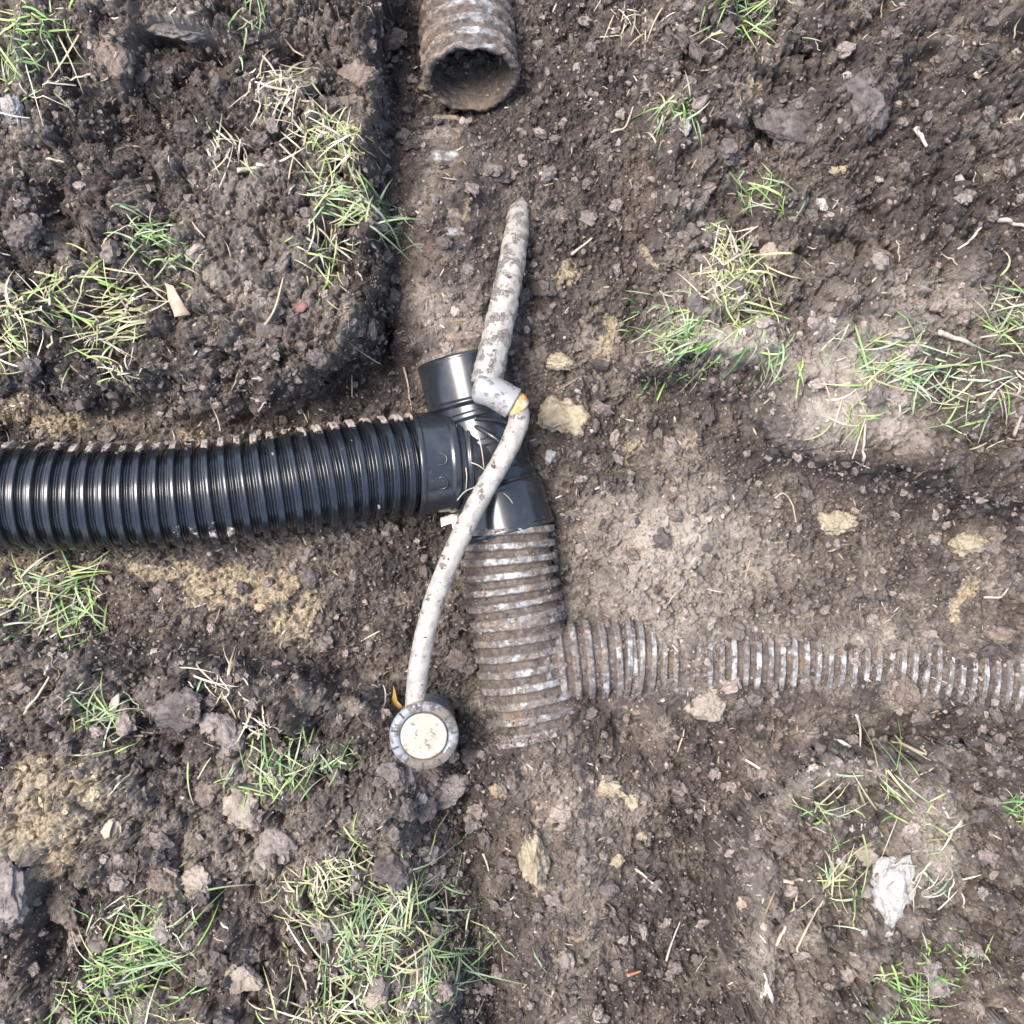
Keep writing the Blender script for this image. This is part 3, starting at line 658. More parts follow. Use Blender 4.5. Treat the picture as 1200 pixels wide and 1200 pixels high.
ROCKS = [
 ('stone', 1046, 1050, 24, 54, .014, 0, 'palerock', 'large whitish elongated flat stone on the lower right bank', 'stone', [(1034, 1000), (1062, 996), (1066, 1030), (1069, 1048), (1060, 1066), (1048, 1084), (1040, 1104), (1027, 1103), (1030, 1080), (1022, 1054), (1024, 1025)]),
 ('clod', 265, 862, 26, 29, .016, 0, 'greyclod', 'grey flat rounded clod topmost of three beside the green grass', 'clod', [(245, 840), (262, 832), (280, 840), (286, 858), (284, 880), (270, 890), (250, 882), (240, 868)]),
 ('stone', 286, 943, 22, 28, .016, 0, 'tan', 'angular pale tan stone between two grey clods beside the green grass', 'stone', [(268, 920), (285, 914), (298, 926), (306, 950), (306, 974), (285, 970), (266, 955), (263, 938)]),
 ('clod', 324, 988, 24, 24, .015, 0, 'greyclod', 'round grey clod below the pale tan stone', 'clod', None),
 ('clod', 660, 487, 33, 21, 0.022, 0, 'clayclod', 'big crumbly pale yellow clay lump right of the elbow joint', 'clay lump', [(628, 482), (638, 466), (655, 464), (672, 470), (690, 484), (692, 503), (680, 511), (655, 504), (634, 500), (627, 490)]),
 ('clod', 656, 424, 18, 9, 0.014, -10, 'clayclod', 'small pale yellow lump above the big clay lump', 'clay lump', None),
 ('clod', 625, 1004, 16, 30, 0.027, 12, 'clayclod', 'upright tan yellow lump in the lower trench floor', 'clay lump', None),
 ('clod', 637, 1036, 7, 7, .007, 0, 'tan', 'little orange tan nub touching the tan lump in the lower trench', 'clod', None),
 ('clod', 712, 923, 20, 11, .009, -20, 'clayclod', 'bright yellow clay lump right of the covered pipe', 'clay lump', None),
 ('clod', 741, 940, 7, 11, .006, 20, 'clayclod', 'small yellow clay piece right of the bright yellow lump', 'clay lump', None),
 ('stone', 1013, 999, 15, 14, .012, 35, 'tan', 'tan stone touching the top left of the large whitish stone', 'stone', [(1000, 1010), (1004, 992), (1018, 982), (1028, 996), (1020, 1010), (1006, 1018)]),
 ('stone', 903, 299, 12, 15, .008, 10, 'tan', 'pale pinkish five sided stone above the straw on the upper right bank', 'stone', [(892, 308), (892, 292), (901, 281), (914, 294), (914, 310), (900, 316)]),
 ('clod', 1173, 745, 22, 10, .011, -3, 'brownclod', 'oval brown clod near the right edge above the buried ribs', 'clod', None),
 ('clod', 980, 612, 22, 13, 0.016, 0, 'clayclod', 'yellow clay lump under the dark bank on the right', 'clay lump', None),
 ('clod', 1130, 638, 21, 13, 0.016, 5, 'clayclod', 'knobbly yellow clay lump near the right edge', 'clay lump', None),
 ('clod', 1060, 812, 13, 21, .014, 5, 'brownclod', 'brown clod sitting on the buried rib tops', 'clod', None),
 ('clod', 828, 828, 20, 22, .013, 20, 'tan', 'pale crusty lump below the start of the buried rib tops', 'clod', None),
 ('clod', 74, 1055, 20, 32, .015, 10, 'brownclod', 'upright brown clod on the lower left bank below the yellow clay', 'clod', None),
 ('clod', 4, 1052, 24, 44, .012, 4, 'greyclod', 'large grey clod cut off by the left edge', 'clod', None),
 ('clod', 459, 907, 15, 15, .013, 0, 'greyclod', 'rounded clod against the lower left of the sprinkler', 'clod', None),
 ('clod', 484, 897, 12, 9, .012, 10, 'greyclod', 'small clod pressed on the bottom rim of the sprinkler', 'clod', None),
 ('clod', 505, 904, 13, 9, .013, -10, 'brownclod', 'brown clod just below the bottom rim of the sprinkler', 'clod', None),
 ('clod', 521, 927, 27, 18, .014, 10, 'greyclod', 'wide grey clod below the sprinkler', 'clod', None),
 ('pebble', 495, 934, 6, 7, .006, 0, 'palerock', 'small whitish pebble on the left of the wide clod below the sprinkler', 'pebble', None),
 ('clod', 463, 1014, 23, 22, .018, 0, 'darkclod', 'dark round clod above the dense pale grass', 'clod', None),
 ('clod', 285, 1143, 18, 15, .016, 0, 'tan', 'pointed tan clod right of the lower left grass', 'clod', [(272, 1130), (284, 1118), (298, 1140), (310, 1152), (290, 1156), (268, 1154)]),
 ('clod', 231, 1030, 14, 18, .012, 30, 'tan', 'pinkish tan clod in the middle of the lower left bank', 'clod', None),
 ('clod', 213, 836, 30, 23, .015, 10, 'darkclod', 'large dark clod beside the top grey clod', 'clod', None),
 ('clod', 247, 927, 15, 17, .014, 0, 'brownclod', 'round brown clod left of the angular tan stone', 'clod', None),
 ('clod', 30, 272, 24, 20, .018, 0, 'darkclod', 'dark round clod in the hollow by the upper left edge', 'clod', None),
 ('clod', 208, 26, 42, 22, .015, 3, 'greyclod', 'broad grey block of earth at the top of the upper left bank', 'clod', None),
 ('clod', 136, 64, 20, 30, .015, 12, 'brownclod', 'tall brown clod right of the top left grass', 'clod', None),
 ('clod', 935, 150, 38, 24, .014, -12, 'darkclod', 'broad dark block of earth on the upper right bank', 'clod', None),
 ('clod', 1010, 125, 26, 36, .014, 0, 'darkclod', 'upright dark block right of the broad dark one', 'clod', None),
 ('stone', 15, 128, 10, 18, .012, 20, 'palerock', 'whitish crusty stone by the upper left edge', 'stone', None),
 ('pebble', 992, 89, 6, 4, .004, 0, 'palerock', 'small white pebble on top of the upright dark block', 'pebble', None),
 ('pebble', 977, 201, 6, 6, .005, 0, 'clayclod', 'left one of two touching yellow pebbles on the upper right bank', 'pebble', None),
 ('pebble', 988, 199, 6, 5, .005, 30, 'clayclod', 'right one of two touching yellow pebbles on the upper right bank', 'pebble', None),
 ('pebble', 1146, 87, 4, 5, .004, 0, 'clayclod', 'tiny yellow pebble on the dark soil near the top right corner', 'pebble', None),
 ('pebble', 963, 241, 6, 8, .005, 30, 'palerock', 'pale pebble below the two yellow pebbles', 'pebble', None),
 ('pebble', 1125, 209, 5, 6, .005, 0, 'palerock', 'white pebble on dark crumbs near the right edge', 'pebble', None),
 ('stone', 803, 150, 6, 9, .006, 0, 'palerock', 'whitish stone by the pale grass at the trench rim', 'stone', None),
 ('pebble', 752, 978, 7, 6, .005, 0, 'clayclod', 'yellow pebble on the right of the lower trench floor', 'pebble', None),
 ('clod', 722, 1008, 9, 7, .006, 0, 'clayclod', 'small pale yellow lump right of the smooth grey patch', 'clay lump', None),
 ('clod', 655, 952, 14, 11, .009, 0, 'tan', 'crumbly tan lump above the upright tan lump', 'clod', None),
 ('clod', 552, 885, 12, 10, .009, 0, 'darkclod', 'dark lump between the sprinkler and the old tee', 'clod', None),
 ('stone', 540, 775, 14, 16, .012, 0, 'brownclod', 'brown lump between the hose and the old tee', 'clod', None),
 ('stone', 1098, 1148, 16, 20, .012, 20, 'greyclod', 'grey flat stone right of the bottom right grass', 'stone', None),
 ('clod', 872, 1057, 8, 10, .005, 0, 'clayclod', 'pale yellow piece on the left slope of the lower right bank', 'clay lump', None),
 ('stone', 132, 970, 12, 9, .008, 30, 'tan', 'pale tan chip of stone right of the yellow clay', 'stone', None),
 ('pebble', 645, 535, 6, 8, .006, 0, 'palerock', 'whitish pebble right of the black fitting', 'pebble', None),
 ('pebble', 988, 1010, 6, 8, .005, 0, 'palerock', 'small pale pebble left of the tan stone on the lower right bank', 'pebble', None),
 ('clod', 378, 1088, 14, 16, .012, 0, 'greyclod', 'grey brown clod left of the dense pale grass', 'clod', None),
 ('clod', 440, 1170, 12, 10, .009, 0, 'tan', 'tan lump among the bottom grass', 'clod', None),
 ('clod', 510, 1092, 9, 10, .008, 0, 'tan', 'light brown lump in the right side of the dense grass', 'clod', None),
 ('clod', 140, 1005, 14, 13, .011, 0, 'darkclod', 'dark purple brown clod right of the upright brown clod', 'clod', None),
 ('clod', 195, 620 + 415, 20, 16, .014, -30, 'brownclod', 'brown clod left of the pinkish tan clod', 'clod', None),
 ('clod', 420, 90, 20, 16, .014, 0, 'brownclod', 'brown clod at the trench rim left of the broken pipe', 'clod', None),
 ('clod', 450, 46, 26, 11, .013, 0, 'brownclod', 'flat brown slab wedged beside the broken pipe', 'clod', None),
 ('stone', 497, 100, 9, 7, .006, 30, 'clayclod', 'small yellowish stone at the left lip of the broken pipe', 'stone', None),
]
for r in ROCKS:
    rock(r[0], r[1], r[2], r[3], r[4], r[5], r[6], r[7], r[8], r[9], outline=r[10])

# ------------------------------------------------------------------ loose crumbs (one mass, nobody could count them)
STUCK = []
def scatter(n, box, size, sub, ex, only=None, pts=None):
    T = [rockV(sub[0], 900 + k, .75 if len(sub[0]) < 100 else .42, 6) for k in range(10)]; F1 = sub[1]; nv = len(sub[0])
    u = RNG.uniform(box[0], box[2], n); v = RNG.uniform(box[1], box[3], n)
    zz = np.full(n, .08)
    for _ in range(6):
        sc = (HC - zz) / HC / 1000; xx = (u - 600) * sc; yy = (600 - v) * sc; zz = .5 * zz + .5 * height(xx, yy)
    if pts is not None: xx, yy, zz = pts.T; u = xx; v = yy; n = len(xx)
    keep = (gridsamp(wall, xx, yy) > .35) if only == 'wall' else (RNG.random(n) < 2) if pts is not None else RNG.random(n) < np.clip(1.05 - 1.1 * np.interp(0, [0, 1], [0, 1]) - np.array(samp_smear(xx, yy)), .05, 1)
    xx, yy, zz, u, v = xx[keep], yy[keep], zz[keep], u[keep], v[keep]; n = len(xx)
    r = size[0] * (1 - RNG.random(n)) ** (-1 / ex); r = np.minimum(r, size[1])
    VV = np.empty((n, nv, 3), np.float32); q = RNG.normal(size=(n, 4)); q /= np.linalg.norm(q, axis=1)[:, None]
    w, x, y, z_ = q.T
    Rm = np.stack([1 - 2 * (y * y + z_ * z_), 2 * (x * y - z_ * w), 2 * (x * z_ + y * w), 2 * (x * y + z_ * w), 1 - 2 * (x * x + z_ * z_), 2 * (y * z_ - x * w), 2 * (x * z_ - y * w), 2 * (y * z_ + x * w), 1 - 2 * (x * x + y * y)], 1).reshape(n, 3, 3)
    k = RNG.integers(0, 10, n); TT = np.stack(T)[k]; TT = TT * (r[:, None, None]) * RNG.uniform(.5, 1.35, (n, 1, 3))
    VV = np.einsum('nij,nvj->nvi', Rm, TT) + np.stack([xx, yy, zz + r * .35], 1)[:, None]
    FF = (F1[None] + (np.arange(n) * nv)[:, None, None]).reshape(-1, 3)
    a = RNG.random(n); cl = np.array(samp_col(xx, yy))
    col = np.array([.038, .029, .025]) * (1 - a[:, None]) + np.array([.24, .195, .165]) * a[:, None]
    col = col * (.6 + .7 * RNG.random((n, 1)))
    cm = (cl[:, 1] > .5) & (RNG.random(n) < .5); col[cm] = np.array([.36, .285, .18]) * RNG.uniform(.6, 1.2, (cm.sum(), 1))
    rare = (RNG.random(n) < .025) & (r < .004); col[rare] = [.34, .30, .25]
    pm = (cl[:, 0] > .3); col[pm] = col[pm] * 1.45
    return VV.reshape(-1, 3), FF, np.repeat(col, nv, 0)
def gridsamp(A, x, y):
    i = np.clip(np.interp(x, ax, np.arange(NX)).astype(int), 0, NX - 1); j = np.clip(np.interp(y, ax, np.arange(NX)).astype(int), 0, NX - 1); return A[j, i]
samp_smear = lambda x, y: gridsamp(smear, x, y)
SC3 = soilc.reshape(NX, NX, 3); samp_col = lambda x, y: gridsamp(SC3, x, y)
Vv, Ff, col = scatter(40000, (-40, -40, 1240, 1240), (.0009, .0038), I1, 2.6)
def stuck(name, n, mint=None):
    o = bpy.data.objects[name]; V = np.empty(len(o.data.vertices) * 3, np.float32); o.data.vertices.foreach_get('co', V); V = V.reshape(-1, 3) + np.array(o.location)
    if o.parent: V = V + np.array(o.parent.location)
    m = np.zeros(len(V), np.float32); o.data.attributes['mud'].data.foreach_get('value', m)
    k = np.where((V[:, 2] > np.median(V[:, 2]) - .002) & (np.abs(V[:, 0]) < .7) & (np.abs(V[:, 1]) < .7))[0]; w = np.clip(m[k] - .1, .01, 1) ** 2
    return V[RNG.choice(k, n, p=w / w.sum())]
teebody = [o.name for o in bpy.data.objects if o.parent and o.parent.name == 'old_tee']
for nm, cnt in [('broken_pipe', 420), ('ribbed_pipe', 260), ('buried_ribbed_pipe', 1100), ('corrugated_pipe', 320), ('lower_hose', 60), ('threaded_ring', 50), ('upper_pipe', 60)] + [(q, 420) for q in teebody]:
    Va, Fa, ca = scatter(0, (0, 0, 1, 1), (.0007, .0028), I1, 2.4, pts=stuck(nm, cnt)); Ff = np.vstack([Ff, Fa + len(Vv)]); Vv = np.vstack([Vv, Va]); col = np.vstack([col, ca])
Va, Fa, ca = scatter(60000, (-40, -40, 1240, 1240), (.0012, .006), I1, 2.2, only='wall'); Ff = np.vstack([Ff, Fa + len(Vv)]); Vv = np.vstack([Vv, Va]); col = np.vstack([col, ca])
V2, F2, col2 = scatter(2600, (-40, -40, 1240, 1240), (.0034, .0105), ico(3), 2.6)
Ff = np.vstack([Ff, F2 + len(Vv)]); Vv = np.vstack([Vv, V2]); col = np.vstack([col, col2])
o = mesh_np('soil_crumbs', Vv, Ff, M['crumb'], smooth=False, attrs={'tint': col})
tag(o, 'loose dark brown soil crumbs strewn over the banks and trench floor', 'soil crumbs', kind='stuff')

# ------------------------------------------------------------------ blades and straws
def ribbon(P, w, fold=.25):
    """tapered folded blade along P (k,3) -> V,F"""
    k = len(P); T = np.gradient(P, axis=0); T /= np.linalg.norm(T, axis=1)[:, None] + 1e-9
    Sd = np.cross(T, [0, 0, 1.]); Sd /= np.linalg.norm(Sd, axis=1)[:, None] + 1e-6
    V = np.stack([P - Sd * w[:, None], P + np.array([0, 0, -1]) * (w * fold)[:, None], P + Sd * w[:, None]], 1).reshape(-1, 3)
    i = np.arange(k - 1)[:, None] * 3; F = np.concatenate([i + [0, 1, 4, 3], i + [1, 2, 5, 4]]).reshape(-1, 4)
    return V, F
GREEN = [(.09, .20, .03), (.14, .25, .045), (.19, .29, .07), (.06, .15, .03)]
YEL = [(.25, .26, .10), (.30, .28, .13), (.21, .25, .08)]
STRAW = [(.33, .28, .18), (.38, .34, .24), (.27, .21, .13), (.42, .38, .29)]
PGRN = [(.19, .26, .13), (.24, .30, .18), (.16, .24, .11)]
def blade(rs, x, y, ang, L, lift, wid, curl, col):
    k = 9; t = np.linspace(0, 1, k); a = ang + curl * t ** 1.3
    dx = np.concatenate([[0], np.cumsum(np.cos(a[:-1]))]) * L / (k - 1); dy = np.concatenate([[0], np.cumsum(np.sin(a[:-1]))]) * L / (k - 1)
    X_ = x + dx; Y_ = y + dy; g = height(X_, Y_); z0 = g[0]
    zz = z0 + lift * np.sin(np.pi * np.clip(t * .62 + .02, 0, 1)) + (t ** 2) * (np.minimum(g[-1], z0) - z0) * .8
    zz = np.maximum(zz, g + .0012 + .0005 * rs.random()); zz[0] = z0 - .002
    zz = np.maximum(zz, z0 - .05 * np.hypot(dx, dy) / .03 * t - .004)      # stiff: does not follow the wall straight down
    w = wid * np.sqrt(np.clip(1 - t ** 1.6, 0, 1)) * (.7 + .3 * np.sin(np.pi * np.clip(t + .2, 0, 1))) + .00012
    V, F = ribbon(np.stack([X_, Y_, zz], 1), w, .35)
    c0 = np.array(col); c1 = np.array(STRAW[1]) if rs.random() < .35 else c0 * 1.15
    cc = c0[None] * (1 - t[:, None] ** 2) + c1[None] * t[:, None] ** 2; cc = np.repeat(cc, 3, 0)
    return V, F, cc
MIXES = {'g': (GREEN * 2 + PGRN + YEL[:1]), 'p': (PGRN * 2 + YEL + STRAW[:1] + GREEN * 1), 'y': (YEL * 2 + STRAW + GREEN[1:3]), 's': (STRAW * 3 + YEL[:1] + PGRN[:1])}
def tuft(u, v, rad, n, mix, label, dirs=None, L=None, seed=0, lift=.018, spread=.35, cl=1.0):
    rs = np.random.default_rng(seed or int(u * 13 + v)); Vs, Fs, Cs = [], [], []; k0 = 0
    p = onground(u, v); s = (HC - p[2]) / HC / 1000; R = rad * s
    for i in range(n):
        a = rs.uniform(0, 2 * math.pi); q = 0
        gx_, gy_ = rs.normal(size=2) * R * .46; cs_, sn_ = math.cos(v), math.sin(v)
        gx_ *= 1.25; gy_ *= .75; x = p[0] + gx_ * cs_ - gy_ * sn_; y = p[1] + gx_ * sn_ + gy_ * cs_
        if dirs: d = math.radians(dirs[i % len(dirs)] + rs.normal() * 30)
        else: d = rs.uniform(0, 6.283)
        LL = (L or rad * .85) * s * rs.uniform(.35, 1.35)
        col = MIXES[mix][rs.integers(len(MIXES[mix]))]; b_ = rs.uniform(.6, 1.25); gy = sum(col) / 3; ds = rs.uniform(0, .22); col = tuple((c * (1 - ds) + gy * ds) * b_ for c in col)
        x -= math.cos(d) * LL * .4; y -= math.sin(d) * LL * .4
        V, F, cc = blade(rs, x, y, d, LL, lift * rs.uniform(.05, .8), rs.uniform(.0004, .0012), rs.normal() * .55, col)
        Vs.append(V); Fs.append(F + k0); Cs.append(cc); k0 += len(V)
    o = mesh_np('grass_tuft', np.vstack(Vs), np.vstack(Fs), M['grass'], attrs={'tint': np.vstack(Cs)}, local=p)
    return tag(o, label, 'grass tuft', 'grass tufts on the trench banks')
TUFTS = [
 (28, 42, 60, 46, 'g', 'bushy green tuft in the top left corner with long dry blades', [0, 20, 180, 200, 300, 330, 90, 150], 62),
 (62, 95, 50, 14, 's', 'dry strands trailing down from the top left corner tuft', [-50, -60, -80], 60),
 (300, 20, 30, 16, 'p', 'thin upright strands at the top edge left of the broken pipe', [80, -80, -60, 60], 40),
 (330, 118, 52, 60, 's', 'tangled dry straw tuft above the rim grass of the upper left bank', None, 46),
 (268, 175, 34, 16, 's', 'narrow dry strands left of the tangled straw on the upper left bank', [70, 100, -80], 46),
 (398, 172, 44, 70, 'y', 'yellow green tuft at the rim of the upper left bank', None, 42),
 (415, 232, 48, 85, 'p', 'pale grass drooping over the rim beside the buried pipe', [-30, -10, -60, 30, 200], 48),
 (378, 300, 34, 40, 'y', 'short yellow tuft lowest along the rim of the upper left bank', [-100, -70, 60, -20], 36),
 (190, 285, 42, 60, 'g', 'curling green tuft in the middle of the upper left bank', [0, 30, 180, 200, -30], 34),
 (35, 362, 60, 80, 'y', 'yellow green tuft at the left edge above the black pipe', None, 46),
 (140, 372, 60, 80, 'y', 'wide straw mixed green tuft right of the left edge tuft', [0, 180, 20, 200, -20], 44),
 (140, 440, 36, 10, 's', 'few thin strands on the slope above the black pipe', [-40, -30, 60, 100], 50),
 (868, 12, 54, 60, 'g', 'green tuft cut by the top edge right of the broken pipe', [180, 200, 220, 240, -40, -20, 0], 44),
 (738, 28, 34, 20, 's', 'sparse dry tuft at the top edge of the trench rim', [230, -60, 60, -45], 40),
 (785, 128, 34, 34, 'p', 'narrow pale grey green tuft on the right trench rim', [90, 80, 260, 270, 200, 340], 32),
 (892, 232, 36, 24, 'g', 'thin green tuft above the pinkish five sided stone', [120, 60, -60, -80, 180], 34),
 (862, 322, 52, 120, 'y', 'dense straw coloured tuft left of and below the pinkish stone', None, 42),
 (795, 395, 50, 70, 'g', 'green tuft spilling down the rim right of the trench', [200, 180, 230, 60, 90, 20], 46),
 (885, 375, 40, 30, 'p', 'long pale blades crossing right of the dense straw tuft', [180, 190, -80, -100], 52),
 (905, 430, 34, 16, 'g', 'few green blades hanging into the hollow of the right bank', [-80, -60, -110, 90], 44),
 (1052, 430, 62, 90, 'p', 'wide pale green tuft in the middle of the right bank', [0, 20, 180, 200, 230, -30], 46),
 (1180, 375, 42, 60, 'p', 'pale green tuft cut by the right edge', [160, 180, 20, -30, 90], 40),
 (1000, 488, 50, 34, 'y', 'sparse yellow blades standing on the smooth grey slope of the right bank', [90, 100, 250, 280, 0, 180], 42),
 (1120, 455, 60, 40, 'p', 'flat pale tuft between the wide tuft and the right edge', [0, 180, 200, 20, 250], 46),
 (1185, 462, 30, 20, 's', 'straw tuft at the right edge below the pale green tuft', [250, 90, 200], 44),
 (48, 698, 60, 90, 'p', 'pale green tuft at the left edge just below the black pipe', [0, 20, 40, 180, 200, -20, 60], 52),
 (98, 712, 32, 30, 'g', 'green blades right of the pale tuft below the black pipe', [-60, -90, -30, 40], 36),
 (120, 838, 40, 40, 'p', 'loose tuft with one long bent green blade on the lower left bank', [0, -10, 200, 220, 60, -80], 44),
 (263, 795, 34, 22, 's', 'dry strands at the top rim of the lower left bank', [90, -60, 0, -80], 46),
 (322, 905, 48, 56, 'g', 'bright green tuft beside the angular pale tan stone', [80, 100, 60, -80, -60, -100, 0], 46),
 (385, 895, 28, 20, 'g', 'few green blades right of the bright green tuft', [70, 50, 240], 36),
 (300, 842, 30, 22, 's', 'straw coloured strands above the bright green tuft', [-60, 110, 0], 36),
 (386, 1028, 52, 80, 'y', 'yellow green tuft above the dense bottom grass', None, 42),
 (445, 1075, 76, 190, 'p', 'dense pale green tuft on the lower left bank beside the trench', [90, 60, 30, -20, -60, 200, 160, 110], 58),
 (150, 1135, 80, 170, 'g', 'large green tuft in the lower left corner area', [0, 20, 160, 180, 200, 60, 90, -30], 62),
 (500, 1150, 70, 110, 'p', 'pale tuft at the bottom edge leaning towards the trench', [-20, 30, -60, 60, 90, -90], 62),
 (395, 1175, 60, 60, 'y', 'yellow green tuft at the bottom edge left of the leaning pale tuft', None, 48),
 (975, 1010, 56, 40, 'p', 'loose green blades left of the large whitish stone', [70, 90, 110, -60, 180, 30], 48),
 (965, 930, 46, 18, 'p', 'thin curved blades near the top of the lower right bank', [0, 20, 150, -30], 50),
 (1045, 925, 46, 20, 'p', 'long blades leaning above the large whitish stone', [-60, -80, 120, 90], 50),
 (1062, 1160, 60, 70, 'g', 'green tuft at the bottom edge below the large whitish stone', [200, 180, -40, -60, 120, 0], 46),
 (1190, 942, 26, 26, 'g', 'small bright green tuft at the right edge of the lower right bank', None, 24),
 (1130, 1115, 34, 14, 'p', 'few bent blades right of the bottom edge tuft', [60, -60, 200], 36),
 (1100, 1040, 34, 18, 's', 'dry curled strands right of the large whitish stone', [80, -80, -100, 200], 44),
 (1100, 960, 26, 12, 'y', 'short yellow strands above the dry curled ones', None, 26),
]
for q in TUFTS: tuft(q[0], q[1], q[2], int(q[3] * (.95 if q[4] in 'sp' else 1.1)), q[4], q[5], dirs=q[6], L=q[7])

def stick(name, pts, w, col, label, cat, lift=.002, seed=0, zs=None):
    rs = np.random.default_rng(seed + int(pts[0][0])); P = [onground(u, v, lift) for u, v in pts]
    if zs is not None: P = [at(u, v, zz) for (u, v), zz in zip(pts, zs)]
    path, t = spline(P, max(6, int(len(pts) * 5)))
    if zs is None:
        path[:, 2] = np.maximum(path[:, 2], height(path[:, 0], path[:, 1]) + w * .5)
    V, F, R, th = sweep(path, lambda i, th: w * (1 - .5 * (i / len(path))) * (1 + .25 * np.cos(2 * th)), 8, caps=True)
    col = np.tile(np.array(col), (len(V), 1)) * (1 + .15 * n3(V, 200, 3))[:, None]
    o = mesh_np(name, V, F, M['straw'], attrs={'tint': col}, local=P[0]); return tag(o, label, cat)
ST = (.36, .30, .21); BR = (.20, .14, .09); WH = (.33, .29, .235)
stick('straw', [(918, 1032), (938, 1030), (962, 1028)], .0026, ST, 'thick pale straw lying level left of the whitish stone', 'straw')
stick('straw', [(910, 1108), (922, 1078), (935, 1045)], .0024, ST, 'leaning straw lower left of the level straw', 'straw')
stick('straw', [(930, 1120), (942, 1095), (955, 1070), (968, 1045)], .0018, ST, 'long thin straw just right of the leaning straw', 'straw')
stick('straw', [(897, 1070), (903, 1056), (909, 1043)], .0018, BR, 'short brown straw left of the leaning straws', 'straw')
stick('straw', [(1022, 868), (1055, 870), (1082, 875)], .0022, ST, 'pale straw on the top rim of the lower right bank', 'straw')
stick('twig', [(1004, 838), (1008, 855), (1008, 876)], .0022, (.36, .30, .25), 'grey twig standing at the rim of the lower right bank', 'twig')
stick('straw', [(1014, 902), (1035, 908), (1055, 925)], .0018, BR, 'brown straw across the upper part of the lower right bank', 'straw')
stick('straw', [(278, 200), (295, 198), (311, 195)], .0034, WH, 'flat cream straw piece on the upper left bank', 'straw')
stick('straw', [(56, 187), (75, 190)], .0022, WH, 'short white straw piece on dark soil upper left', 'straw')
stick('straw', [(306, 388), (322, 362), (332, 325)], .0018, ST, 'thin bent straw near the slope of the upper left bank', 'straw')
stick('straw', [(95, 318), (122, 326)], .0024, WH, 'cream straw piece above the left edge grass', 'straw')
stick('straw', [(632, 203), (654, 211)], .0030, WH, 'cream straw chip on the trench floor above the hose end', 'straw')
stick('twig', [(670, 298), (683, 288), (694, 279)], .0022, (.45, .35, .28), 'small pinkish twig right of the upper hose', 'twig')
stick('twig', [(716, 155), (732, 150), (742, 125)], .0018, (.42, .35, .27), 'curved thin root on the upper right trench floor', 'twig')
stick('twig', [(780, 1128), (787, 1105), (797, 1080)], .0018, WH, 'pale twig upright in the lower right of the trench', 'twig')
stick('straw', [(745, 1018), (760, 1030), (776, 1046)], .0022, WH, 'white straw slanting on the lower trench floor', 'straw')
stick('straw', [(566, 1000), (570, 1010), (573, 1021)], .0020, WH, 'short white straw in the dark gully of the lower trench', 'straw')
stick('straw', [(735, 1143), (751, 1138)], .0024, (.38, .17, .10), 'small reddish brown straw on the lower trench floor', 'straw')
stick('straw', [(1098, 390), (1112, 394), (1142, 406)], .0040, WH, 'cream wood chip left of the right edge grass', 'wood chip')
stick('twig', [(1153, 700), (1175, 697), (1187, 676)], .0018, WH, 'white curved root near the right edge above the oval clod', 'root')
stick('twig', [(907, 584), (918, 578), (928, 590), (933, 612)], .0014, WH, 'hooked thin root on the slope of the right bank', 'root')
stick('straw', [(1008, 545), (1012, 522), (1014, 497)], .0022, WH, 'pale straw standing against the dark edge of the right bank', 'straw')
stick('straw', [(1188, 510), (1200, 480)], .0026, WH, 'pale straw at the right edge below the straw tuft', 'straw')
stick('twig', [(28, 838), (45, 815), (72, 768)], .0022, WH, 'long pale stalk on the bank below the left edge grass', 'straw')
stick('twig', [(60, 768), (70, 790), (66, 800)], .0014, BR, 'short brown twig beside the long pale stalk', 'twig')
stick('straw', [(1150, 265), (1132, 285), (1122, 292)], .0022, (.42, .38, .33), 'grey straw on dark soil near the right edge', 'straw')
stick('twig', [(1168, 258), (1185, 262), (1200, 266)], .0034, WH, 'whitish forked root at the right edge of the upper bank', 'root')
stick('twig', [(1072, 150), (1080, 162), (1086, 172)], .0034, (.42, .38, .34), 'grey wood splinter on the upper right bank', 'wood chip')
stick('twig', [(1170, 700 - 560), (1178, 150)], .0014, ST, 'tiny straw near the top right corner', 'straw')
stick('twig', [(892, 1168), (898, 1150), (895, 1140)], .0022, (.45, .38, .33), 'grey twig at the bottom on the left slope of the lower right bank', 'twig')
stick('twig', [(473, 430), (478, 450), (483, 482)], .0016, (.34, .26, .2), 'thin brown root left of the black fitting', 'root')
# roots over the fitting
stick('root', [(561, 510), (565, 530), (567, 548)], .0010, WH, 'thin pale root on the fitting, upper one left of the hose', 'root', zs=[.062, .066, .074])
stick('root', [(552, 542), (560, 545), (567, 550), (572, 556)], .0009, WH, 'short pale root meeting the others at the hose', 'root', zs=[.062, .064, .069, .074])
stick('root', [(536, 586), (545, 576), (556, 571), (562, 566)], .0011, WH, 'forked pale root low on the black fitting', 'root', zs=[.045, .056, .062, .066])
stick('root', [(546, 548), (547, 560), (546, 574)], .0009, WH, 'short upright root on the black fitting', 'root', zs=[.062, .062, .058])
stick('root', [(590, 578), (596, 583), (601, 590)], .0008, WH, 'tiny hair root on the lower socket', 'root', zs=[.056, .057, .056])

